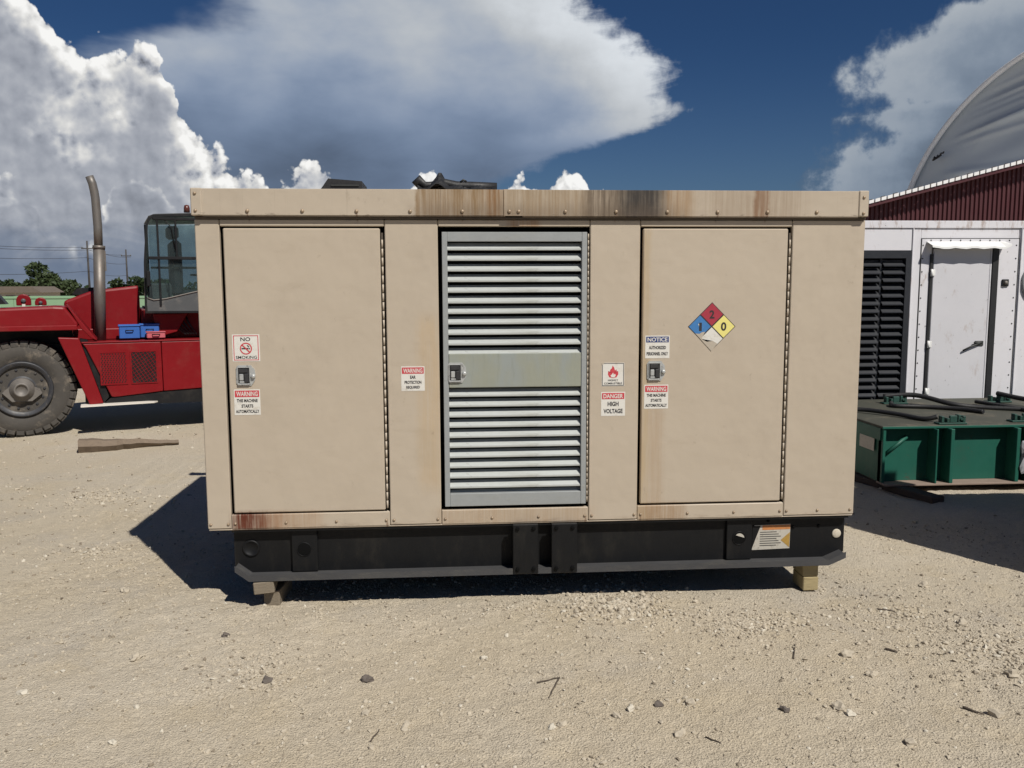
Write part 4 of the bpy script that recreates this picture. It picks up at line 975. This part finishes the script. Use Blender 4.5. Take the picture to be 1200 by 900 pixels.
loosebox('tool_box', 1.275, 1.475, .25, 1.019, 1.095, 'redbox', .14, 'small faded red box on the forklift deck beside the blue boxes', 'tool box')

# ------------------------------------------------------------------ green fuel skid at right
SKX0, SKX1, SKY0, SKY1, SZ0, SZ1 = 2.90, 6.0, 2.10, 3.62, .052, .515
GS = thing('fuel_skid', 'low green steel tank skid with ribs before the white container', 'skid', (SKX0, SKY0, 0))
def gobj(name, mb, m, **k):
    for i, v in enumerate(mb.v): mb.v[i] = (v[0] - SKX0, v[1] - SKY0, v[2])
    return obj(name, mb, M[m], GS, **k)
gobj('top_plate', MB().box(SKX0 - .01, SKX1, SKY0 - .015, SKY1, .497, .515, .003), 'gtop')
gobj('top_edge', MB().box(SKX0 - .012, SKX1, SKY0 - .022, SKY0 - .0155, .494, .512, .002), 'gskid')
gobj('front_panel', MB().box(SKX0 + .03, SKX1, SKY0 + .06, SKY0 + .075, .07, .4965), 'gskid')
gobj('side_panel', MB().box(SKX0, SKX0 + .015, SKY0 + .012, SKY1, .07, .4965), 'gskid')
gobj('side_band', MB().box(SKX0 - .012, SKX0 - .0005, SKY0 + .0125, SKY1, .40, .496), 'gskid')
gobj('bottom_ledge', MB().box(SKX0, SKX1, SKY0 - .075, SKY0 + .0695, .052, .068, .003), 'gdirt')
gobj('bottom_panel', MB().box(SKX0 + .02, SKX1, SKY0 + .09, SKY1, .054, .066), 'steel')
for x, w in ((SKX0, .024), (3.300, .014), (3.415, .030), (3.950, .030), (4.06, .014), (4.6, .02), (5.3, .02)):
    gobj('rib', MB().box(x, x + w, SKY0 - (.012 if x < 3 else .07), SKY0 + .0595, .0685, .493, .003), 'gskid')
gobj('corner_fillet', MB().prism([(SKX0 + .026, .0685), (SKX0 + .15, .0685), (SKX0 + .08, .09), (SKX0 + .045, .12), (SKX0 + .026, .17)], 'y', SKY0 + .04, SKY0 + .0595), 'gskid')
gobj('brace', MB().tube([(SKX0 + .06, SKY0 + .045, .29), (SKX0 + .22, SKY0 + .045, .42)], .016, 6), 'gskid')
gobj('side_label', MB().box(SKX0 - .0135, SKX0 - .0125, SKY0 + .10, SKY0 + .34, .30, .40), 'plate')
gobj('back_panel', MB().box(SKX0 + .02, SKX1, SKY1 - .02, SKY1 - .005, .07, .4965), 'gskid')
gobj('end_panel', MB().box(SKX1 + .001, SKX1 + .015, SKY0, SKY1, .054, .51), 'gskid')
for cx, cy in ((3.46, 2.14), (4.10, 2.20), (3.62, 3.30), (4.62, 3.30), (5.2, 2.2)):     # clamps on the deck
    b = MB(); b.box(cx - .10, cx + .13, cy - .03, cy + .05, .516, .530, .003)
    for xx, hh in ((cx - .075, .05), (cx - .03, .035), (cx + .06, .06), (cx + .10, .05)): b.box(xx, xx + .022, cy - .02, cy + .03, .5305, .53 + hh, .003)
    b.box(cx - .01, cx + .05, cy - .024, cy + .0, .5305, .585, .004); b.cyl((cx + .085, cy - .03, .56), (cx + .085, cy + .05, .56), .012, n=8)
    gobj('clamp', b, 'clamp')
def hose(pts, r, label):
    # smooth the polyline
    P_ = [Vector(p) for p in pts]; out = []
    for i in range(len(P_)-1):
        p0, p1, p2, p3 = P_[max(i-1, 0)], P_[i], P_[i+1], P_[min(i+2, len(P_)-1)]
        for k in range(8):
            t = k/8; out.append(.5*((2*p1) + (p2-p0)*t + (2*p0-5*p1+4*p2-p3)*t*t + (-p0+3*p1-3*p2+p3)*t**3))
    out.append(P_[-1]); c_ = Vector((P_[0].x, P_[0].y, .515))
    return obj('hose', MB().tube([p - c_ for p in out], r, 8), M['rubber'], None, label=label, cat='hose', group='hoses on the green skid', loc=c_)
hose([(2.95, 2.85, .54), (3.1, 2.75, .545), (3.25, 2.52, .54), (3.34, 2.30, .535), (3.42, 2.24, .56)], .019, 'black hose crossing the left end of the green skid deck')
hose([(3.55, 3.35, .58), (3.8, 3.25, .60), (4.0, 3.0, .55), (4.2, 2.9, .53), (4.55, 2.7, .535)], .022, 'black hose running from the rear clamp across the green skid deck')
hose([(3.55, 3.2, .54), (3.5, 3.05, .535), (3.75, 2.95, .535), (3.95, 2.8, .535), (4.05, 2.62, .535)], .019, 'black hose curving on the middle of the green skid deck')
hose([(4.62, 3.3, .60), (4.72, 3.0, .58), (4.85, 2.9, .62), (5.1, 3.0, .58), (5.4, 3.1, .54)], .022, 'black hose looping up at the right end of the green skid deck')
hose([(4.35, 3.2, .54), (4.45, 2.85, .535), (4.5, 2.6, .535), (4.6, 2.4, .56)], .018, 'black hose lying beside the right rear clamp')
mb = MB().box(-.06, .06, -.55, .50, 0, .055, .006)
o = obj('timber_beam', mb, M['wooddark'], None, label='dark timber beam sticking out from under the green skid', cat='timber', loc=(2.99, 2.22, -.004)); o.rotation_euler = (0, 0, rad(15))
mb = MB().box(-.06, .06, -.6, .70, 0, .055, .006)
o = obj('timber_beam', mb, M['wooddark'], None, label='dark timber beam under the far end of the green skid', cat='timber', loc=(5.4, 2.75, -.004))
bm = bmesh.new(); bmesh.ops.create_icosphere(bm, subdivisions=3, radius=.09)
for v in bm.verts:
    p = v.co*11; k = 1 + .35*math.sin(p.x*3 + 1)*math.cos(p.z*4) + .2*math.sin(p.y*7 + p.z*5); v.co = Vector((v.co.x*k*.75, v.co.y*k*.4, v.co.z*k*1.35))
me = bpy.data.meshes.new('cloth'); bm.to_mesh(me); bm.free(); me.materials.append(M['rag'])
obj('cloth', me, None, label='crumpled grey cloth hanging on the green skid rib at right', cat='cloth', loc=(4.05, 2.03, .27))

# ------------------------------------------------------------------ white container with louvre and door
YC = 3.90
WC = thing('white_container', 'scuffed white equipment container with black louvre and a door', 'container', (3.0, YC, 0))
def wobj(name, mb, m, parent=WC, **k):
    for i, v in enumerate(mb.v): mb.v[i] = (v[0] - 3.0, v[1] - YC, v[2])
    return obj(name, mb, M[m] if isinstance(m, str) else m, parent, **k)
ZW = 2.19
wobj('roof_rail', MB().box(2.2, 8.2, YC - .012, YC + .05, 2.150, 2.222, .004), 'cont')
wobj('wall_panel', MB().box(2.2, 4.058, YC, YC + .04, 1.938, 2.1495), 'cont')
wobj('wall_panel', MB().box(2.2, 2.9, YC, YC + .04, .10, 1.937), 'cont')
wobj('wall_panel', MB().box(4.062, 4.150, YC, YC + .04, .10, 2.1495), 'cont')
wobj('wall_panel', MB().box(4.154, 5.150, YC + .002, YC + .04, 2.052, 2.1495), 'cont')
wobj('wall_panel', MB().box(5.166, 8.2, YC, YC + .04, .10, 2.1495), 'cont')
for x in (4.062, 5.172): wobj('corner_moulding', MB().box(x, x + .014, YC - .012, YC - .0005, .11, 2.148, .003), 'cont')
wobj('body', MB().box(2.21, 8.19, YC + .12, YC + 2.4, .10, 2.20), 'cont')
wobj('base_rail', MB().box(2.2, 8.2, YC - .005, YC + 2.4, .0, .0985), 'steel')
lv = wobj('louvre', MB().box(2.9, 2.94, YC - .01, YC + .045, .12, 1.932).box(4.005, 4.056, YC - .01, YC + .045, .12, 1.932).box(2.94, 4.005, YC - .01, YC + .045, 1.862, 1.932).box(2.94, 4.005, YC - .01, YC + .045, .12, .20), 'louv')
wobj('louvre_backing', MB().box(2.92, 4.03, YC + .09, YC + .10, .12, 1.93), 'dark', lv)
wobj('mullion', MB().box(3.765, 3.785, YC + .030, YC + .05, .20, 1.862), 'louv', lv)
s0 = MB(); 
for a, b in ((2.945, 3.762), (3.788, 4.003)): s0.prism([(YC - .004, -.032), (YC - .004, -.022), (YC + .058, .030), (YC + .062, .024)], 'x', a, b)
s_o = wobj('slat', s0, 'louv', lv)
for k in range(1, 22): o = dup(s_o, lv, location=(0, 0, -k*.0755))
s_o.location = (0, 0, 1.80)
for i, o in enumerate([q for q in lv.children if q.name.startswith('slat')]): o.location = (0, 0, 1.815 - i*.0755)
# door and its frame
df = wobj('door_frame', MB().box(4.160, 4.262, YC - .006, YC + .04, .10, 2.048).box(4.905, 5.148, YC - .006, YC + .04, .10, 2.048).box(4.262, 4.905, YC - .006, YC + .04, 1.975, 2.048), 'cont')
wobj('frame_joint', MB().box(4.153, 4.159, YC - .007, YC - .001, .10, 2.055).box(5.149, 5.155, YC - .007, YC - .001, .10, 2.055).box(4.153, 5.155, YC - .0075, YC - .0065, 2.0485, 2.0545), 'steel', df)
rv = MB()
for k in range(13):
    z = .45 + k*.128
    for x in (4.172, 5.125): rv.lathe([(.008, 0), (.006, -.004), (.001, -.005)], (x, YC - .006, z), 'y', 6)
for k in range(9): rv.lathe([(.008, 0), (.006, -.004), (.001, -.005)], (4.25 + k*.10, YC - .006, 2.034), 'y', 6)
wobj('rivets', rv, 'steel', df, kind='stuff')
wobj('door_gap', MB().box(4.2625, 4.9045, YC + .030, YC + .036, .10, 1.974), 'dark', df)
wobj('gasket', MB().box(4.246, 4.276, YC - .020, YC + .012, .12, 1.90, .004), 'rubber', df)
wobj('gasket', MB().box(4.880, 4.945, YC - .024, YC + .012, .12, 1.962, .004), 'rubber', df)
dw = wobj('door', MB().box(4.283, 4.862, YC - .012, YC + .026, .12, 1.955, .005), 'cdoor')
wobj('door_edge', MB().box(4.8625, 4.8790, YC - .014, YC + .02, .12, 1.955, .003), 'cont', dw)
wobj('handle', MB().tube([(4.62, YC - .03, .955), (4.70, YC - .035, .995), (4.80, YC - .035, 1.035)], .009, 6).tube([(4.73, YC - .035, 1.03), (4.79, YC - .03, 1.035), (4.82, YC - .013, 1.03)], .011, 6).box(4.745, 4.835, YC - .022, YC - .0125, 1.00, 1.05, .004), 'steel', dw)
hg = MB()
for z in (1.72, 1.02, .55): hg.box(4.258, 4.300, YC - .026, YC - .0205, z - .03, z + .03, .004); hg.cyl((4.262, YC - .028, z - .035), (4.262, YC - .028, z + .035), .011, n=8)
wobj('hinges', hg, 'awning', dw)
aw = MB(); n = 14
for i in range(n):
    xa, xb = 4.205 + .80*i/n, 4.205 + .80*(i+1)/n
    da, db = [.006*math.sin(k*1.9) + (.012 if k < 1 else 0) + (.02 if k > n - 1 else 0) for k in (i, i+1)]
    aw.poly([(xa, YC - .006, 2.022), (xb, YC - .006, 2.022), (xb, YC - .115, 1.968 + db), (xa, YC - .115, 1.968 + da)]); aw.poly([(xa, YC - .115, 1.968 + da), (xb, YC - .115, 1.968 + db), (xb, YC - .117, 1.950 + db), (xa, YC - .117, 1.950 + da)])
    aw.poly([(xa, YC - .006, 2.016), (xb, YC - .006, 2.016), (xb, YC - .113, 1.962 + db), (xa, YC - .113, 1.962 + da)])
wobj('awning', aw, 'awning')
bx = wobj('switch_box', MB().box(4.993, 5.062, YC - .022, YC - .0065, 1.585, 1.655, .005), 'rubber')
wobj('lens', MB().lathe([(.022, 0), (.018, -.012), (.001, -.016)], (5.027, YC - .022, 1.62), 'y', 12), 'hub', bx)
vp = wobj('round_vent', MB().lathe([(.235, 0), (.235, -.02), (.20, -.03), (.19, -.01), (.001, -.01)], (5.432, YC - .0005, 1.62), 'y', 32), 'grey')

# ------------------------------------------------------------------ maroon corrugated shed
YS = 14.0
SH = thing('corrugated_shed', 'dark maroon corrugated steel shed with white roof edge', 'shed', (8.0, YS, 0))
def roofz(x): return 3.24 + (x - 8.0)*.2585 if x < 17.5 else 3.24 + 9.5*.2585 - (x - 17.5)*.2585
mb = MB(); x = 6.4; p = .102
prev = None
while x < 28.6:
    for dx_, dy_ in ((0, 0), (.028, 0), (.046, -.034), (.080, -.034)):
        xx = x + dx_; b = len(mb.v); mb.v += [(xx - 8, dy_, 0), (xx - 8, dy_, roofz(xx) - .03)]
        if prev is not None: mb._f([prev, b, b+1, prev+1])
        prev = b
    x += p
obj('corrugated_wall', mb, M['maroon'], SH)
mb = MB(); x = 6.2; prev = None
while x < 28.8:
    for dx_, dz_ in ((0, 0), (.10, 0), (.13, .04), (.22, .04), (.25, 0)):
        xx = x + dx_; b = len(mb.v); z = roofz(xx) + dz_; mb.v += [(xx - 8, -.30, z), (xx - 8, .25, z - .10)]
        if prev is not None: mb._f([prev, b, b+1, prev+1])
        prev = b
    x += .27
obj('roof_sheet', mb, M['roofm'], SH)
for sgn in (0, 1):
    xs = [6.2, 17.5] if sgn == 0 else [17.5, 28.8]
    tb = MB(); k = xs[0]; i = 0
    while k < xs[1] - .01:
        e = min(k + .105, xs[1]); 
        tb.prism([(k - 8, roofz(k) - .045), (e - 8, roofz(e) - .045), (e - 8, roofz(e) + .025), (k - 8, roofz(k) + .025)], 'y', -.325, -.301); k += .135
    obj('roof_edge', tb, M['trim'], SH)
obj('barge_board', MB().prism([(6.2 - 8, roofz(6.2) - .12), (9.5, roofz(17.5) - .12), (9.5, roofz(17.5) - .047), (6.2 - 8, roofz(6.2) - .047)], 'y', -.30, -.26), M['maroon'], SH)
obj('roof_sheet', MB().prism([(-1.6, 1.6), (9.5, 4.3), (20.6, 1.6), (20.6, 1.5), (-1.6, 1.5)], 'y', .3, 14), M['roofm'], SH)
obj('side_wall', MB().box(-1.6, -1.55, .05, 13.9, 0, 1.55), M['maroon'], SH)

# ------------------------------------------------------------------ fabric dome hangar
phi = rad(65); A0 = Vector((18.399, 30.0, 0)); sdir = Vector((math.cos(phi), -math.sin(phi), 0)); ndir = Vector((-math.sin(phi), -math.cos(phi), 0))
DC, DZ, DR = 7.40, 2.37, 8.01
FS = thing('fabric_hangar', 'white wrinkled fabric arch hangar rising behind the maroon shed', 'hangar', tuple(A0 + sdir*DC), -phi)
# local frame: x along the wall (sdir), y into the building (-ndir)
N = 220; th0 = rad(-17)
arc = [(-DR*math.cos(th0 + (math.pi - 2*th0)*i/N), DZ + DR*math.sin(th0 + (math.pi - 2*th0)*i/N)) for i in range(N+1)]
def wrinkle(x, z):
    r = math.hypot(x, z - DZ)/DR
    h = .35*(1 - r*r)
    h -= .13*max(0, z - 7.12 - .2*(x + 6.1))
    for (x0, z0, sl, w, amp) in ((-5.3, 8.2, .22, .05, .09), (-5.2, 8.42, .24, .05, -.06), (-5.1, 8.6, .25, .05, .05), (-5.8, 7.6, .22, .05, .03), (-6.1, 7.12, .20, .06, .09), (-6.2, 6.85, .14, .05, .03), (-4.1, 9.35, .26, .05, .08), (-5.6, 7.9, .22, .04, .03), (-6.6, 5.9, .0, .08, .04), (-6.8, 5.5, -.1, .08, .05)):
        dd = z - z0 - sl*(x - x0); along = x - x0
        t = min(1, max(0, (along + .2)/1.6)); h += 1.5*amp*t*t*(3 - 2*t)*math.exp(-(dd/(w*(1 + .22*max(along, 0))))**2)
    h += .015*math.sin(6*(z - .35*x)) + .02*math.sin(2.7*(z + .2*x) + 2*math.sin(x))
    h += .035*math.sin(3.4*math.atan2(z - 4.2, x + 9.2)*6)*math.exp(-((x + 7.2)/1.2)**2)
    return h
mb = MB(); nr = 150
grid = []
for j in range(nr + 1):
    fr = j/nr; row = []
    for i in range(N + 1):
        x = arc[i][0]*fr; z = DZ + (arc[i][1] - DZ)*fr
        row.append(len(mb.v)); mb.v.append((x, -wrinkle(x, z)*min(1, (1 - fr)*5) - .02, z))
    grid.append(row)
for j in range(nr):
    for i in range(N): mb._f([grid[j][i], grid[j][i+1], grid[j+1][i+1], grid[j+1][i]], 0, True)
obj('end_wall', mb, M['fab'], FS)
obj('arch_rim', MB().tube([(p[0]*.995, -.16, DZ + (p[1]-DZ)*.995) for p in arc], .10, 10), M['trim'], FS)
obj('arch_rim', MB().tube([(p[0]*1.018, .32, DZ + (p[1]-DZ)*1.018) for p in arc], .09, 10), M['trim'], FS)
mb = MB(); rows = []
for y in (.0, .5, 1.0, 3.0, 3.3, 6.0, 9.0, 12.0, 18.0):
    k = 1.01 if y != 3.3 else 1.015
    rows.append([len(mb.v) + i for i in range(N+1)]); mb.v += [(p[0]*k, y, DZ + (p[1]-DZ)*k) for p in arc]
for a, b in zip(rows[:-1], rows[1:]):
    for i in range(N): mb._f([a[i], a[i+1], b[i+1], b[i]], 0, True)
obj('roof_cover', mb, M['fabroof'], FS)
mk = MB()
for path in ([(0, 0), (.06, .12), (.12, .10), (.10, .02)], [(.14, .04), (.20, .16), (.26, .14), (.22, .06)], [(.26, .10), (.33, .22), (.40, .20), (.44, .26)], [(-.02, -.02), (.16, .05), (.34, .15)]):
    mk.tube([(-6.25 + a, -.34, 6.48 + b) for a, b in path], .035, 6)
obj('printed_mark', mk, M['ink'], FS)

# ------------------------------------------------------------------ background at left
HB = thing('green_hoarding', 'pale green board fence behind the red forklift', 'fence', (-16, 20, 0))
for k in range(12):
    obj('board', MB().box(-9 + k*1.6, -9 + k*1.6 + 1.592, 0, .05, .02, 1.385 + .008*(k % 3), .004), M['fence'], HB)
    obj('post', MB().box(-9 + k*1.6 - .05, -9 + k*1.6 + .05, .052, .15, 0, 1.36), M['fence'], HB)
obj('top_rail', MB().box(-9, 10.2, -.02, -.0005, 1.33, 1.38, .004), M['fence'], HB)

def crown(n, cx, cy, cz, rx, ry, rz, leaf, seed, lobes=9):
    r = np.random.default_rng(seed)
    lob = r.normal(0, .48, (lobes, 3))*np.array([rx, ry, rz]) + np.array([cx, cy, cz]); lr = .34 + .30*r.random(lobes)
    w = lr**2/np.sum(lr**2); idx = r.choice(lobes, n, p=w)
    dv = r.normal(0, 1, (n, 3)); dv /= np.linalg.norm(dv, axis=1)[:, None]
    rr = (.55 + .5*r.random(n))
    c_ = lob[idx] + dv*rr[:, None]*lr[idx][:, None]*np.array([rx, ry, rz])
    a = r.normal(0, 1, (n, 3)); a /= np.linalg.norm(a, axis=1)[:, None]; b = np.cross(a, r.normal(0, 1, (n, 3))); b /= np.linalg.norm(b, axis=1)[:, None]
    s = leaf*(.5 + r.random(n))[:, None]
    co = np.stack([c_ - a*s, c_ + b*s*.5, c_ + a*s, c_ - b*s*.5], 1).reshape(-1, 3)
    return co, np.arange(4*n).reshape(n, 4), lob
def tree(name, label, loc, h, rx, n, leaf, seed, cat='tree', m='leaf', group=None, trunk_r=.16):
    t = thing(name, label, cat, loc, 0, group)
    co, f, lob = crown(n, 0, 0, h*.60, rx, rx*.8, h*.44, leaf, seed)
    keep = co[f[:, 0], 2] > .05
    obj('crown', np_mesh('crown', co, f[keep], M[m]), None, t)
    tk = MB(); tk.tube([(0, 0, 0), (.05, 0, h*.2), (-.04, .03, h*.42), (.03, 0, h*.62)], [trunk_r, trunk_r*.8, trunk_r*.55, trunk_r*.3], 8)
    for l in lob[:7]: tk.tube([(0, 0, h*.25), (l[0]*.5, l[1]*.5, (h*.25 + l[2])*.5 + .1), tuple(l)], [trunk_r*.45, trunk_r*.3, trunk_r*.12], 5)
    obj('trunk', tk, M['bark'], t); return t
def az_at(px, Y):   # metres sideways for a bearing, used only to space out the far plants
    return -.4486 + (Y + 4.2314)*math.tan(px)
tree('broadleaf_tree', 'bushy green tree standing above the green fence at left', (az_at(rad(-24.6), 90), 90, 0), 3.5, 2.1, 3200, .22, 3)
tree('broadleaf_tree', 'smaller green tree touching the right side of the bushy tree', (az_at(rad(-23.3), 92), 92, 0), 2.9, 1.4, 2000, .20, 5)
tree('broadleaf_tree', 'low dark tree at the left edge behind the green fence', (az_at(rad(-26.3), 120), 120, 0), 2.7, 2.2, 1500, .26, 8, m='leafd')
for k, (a, hh, rr) in enumerate(((-20.3, 1.9, 1.3), (-19.6, 2.2, 1.5), (-18.9, 2.1, 1.4))):
    tree('shrub', ('leftmost rounded green shrub right of the exhaust stack', 'second rounded green shrub from the exhaust stack', 'third rounded green shrub from the exhaust stack, before the cab', 'green shrub behind the forklift cab', 'green shrub behind the generator corner')[k], (az_at(rad(a), 72), 72 + k % 2, 0), hh, rr, 1400, .2, 20 + k, 'shrub', 'leaf' if k % 2 else 'leafd', 'green shrubs along the field', .06)
# far belt of trees, one mass
bc, bf, off = [], [], 0
for k in range(150):
    x = -320 + k*4.6 + random.uniform(-2, 2); y = 260 + random.uniform(-15, 25); hh = random.uniform(1.6, 3.4)
    co_, f_, _ = crown(120, x, y, hh*.5, random.uniform(2.5, 5), 2.5, hh*.55, .7, 500 + k, 5); bc.append(co_); bf.append(f_ + off); off += len(co_)
obj('tree_belt', np_mesh('tree_belt', np.concatenate(bc), np.concatenate(bf), M['leafd']), None, kind='stuff', label='far low belt of trees on the horizon')
def house(label, loc, w, dep, hw, hr, wallm, roofm):
    t = thing('house', label, 'house', loc)
    obj('wall', MB().box(-w/2, w/2, 0, dep, 0, hw), M[wallm], t)
    obj('roof', MB().prism([(-w/2 - .3, hw + .003), (w/2 + .3, hw + .003), (w/2 - w*.12, hw + hr), (-w/2 + w*.12, hw + hr)], 'y', -.3, dep + .3), M[roofm], t)
    for x in (-w*.3, w*.25): obj('window', MB().box(x - .4, x + .4, -.02, -.001, hw*.4, hw*.8), M['fdark'], t)
    obj('door', MB().box(-.4, .4, -.025, -.001, 0, hw*.8), M['roofdark'], t); return t
house('low pale house with brown roof behind the fence at the left edge', (az_at(rad(-26.0), 75), 75, 0), 5, 4, 1.25, .55, 'wall', 'roofdark')
house('low dark roofed house right of the bushy tree', (az_at(rad(-22.6), 100), 100, 0), 6, 4, 1.1, .5, 'wall', 'fdark')
POLES = [(-56.8, 136, 9.0, 'nearer wooden utility pole with crossarm left of the exhaust stack'), (-59.6, 160, 8.7, 'farther wooden utility pole right of the exhaust stack'), (-62, 60, 9.4, 'wooden utility pole beyond the left edge')]
for x, y, h, lb in POLES:
    t = thing('utility_pole', lb, 'utility pole', (x, y, 0), 0, 'utility poles along the road')
    obj('pole', MB().tube([(0, 0, 0), (0, 0, h)], [.19, .13], 8), M['pole'], t)
    obj('crossarm', MB().box(-.9, .9, -.06, .06, h - 1.25, h - 1.1), M['pole'], t)
    for xx in (-.8, .0, .8): obj('insulator', MB().lathe([(.06, 0), (.08, .08), (.03, .2), (.001, .21)], (xx, 0, h - 1.1), 'z', 8), M['hub'], t)
def wire(a, b, sag, lb, r=.022):
    a, b = Vector(a), Vector(b); P_ = []
    for k in range(17):
        t = k/16; p = a + (b - a)*t; p.z -= sag*4*t*(1 - t); P_.append(p)
    obj('power_line', MB().tube(P_, r, 5), M['wire'], None, label=lb, cat='power line', group='power lines between the poles')
for i, (dx_, zt, lb) in enumerate(((-.8, 8.0, 'upper power line sloping left from the nearer pole'), (.8, 7.6, 'second power line sloping left from the nearer pole'), (0., 6.4, 'third power line sloping left from the nearer pole'), (.1, 4.3, 'lowest power line sloping left from the nearer pole'))):
    wire((-56.8 + dx_, 136, zt), (-62 + dx_, 60, zt + .5), 1.2, lb, .03)
    wire((-56.8 + dx_, 136, zt), (-59.6 + dx_, 160, zt - .3), .4, lb.replace('sloping left from', 'running right behind'), .03)

# ------------------------------------------------------------------ made-up grey cabinet out of view, added to throw the broad shadow by the skid
CB = thing('unseen_shadow_caster', 'made-up tall grey cabinet out of view, added to cast the shadow by the green skid', 'cabinet', (4.3, .08, 0))
obj('shell', MB().box(-1.2, 1.2, -.38, .38, .08, 1.96, .006), M['grey'], CB); obj('plinth', MB().box(-1.17, 1.17, -.35, .35, 0, .0795), M['steel'], CB)
obj('roof_panel', MB().box(-.16, 1.24, -.42, .42, 1.961, 1.99, .004), M['grey'], CB); obj('shadow_block', MB().box(-1.2, -.17, -.36, .36, 1.961, 2.50, .006), M['grey'], CB)  # tall left block added only to lengthen the thrown shadow
for k in range(3):
    dr_ = obj('door', MB().box(-1.17 + k*.785, -1.17 + k*.785 + .77, -.40, -.381, .14, 1.90, .004), M['grey'], CB)
    obj('handle', MB().box(-1.17 + k*.785 + .69, -1.17 + k*.785 + .72, -.425, -.401, .95, 1.10, .004), M['chrome'], dr_)
    for j in range(5): obj('vent_slat', MB().box(-1.17 + k*.785 + .2, -1.17 + k*.785 + .56, -.41, -.4005, 1.55 + j*.05, 1.575 + j*.05, .003), M['grey'], dr_)
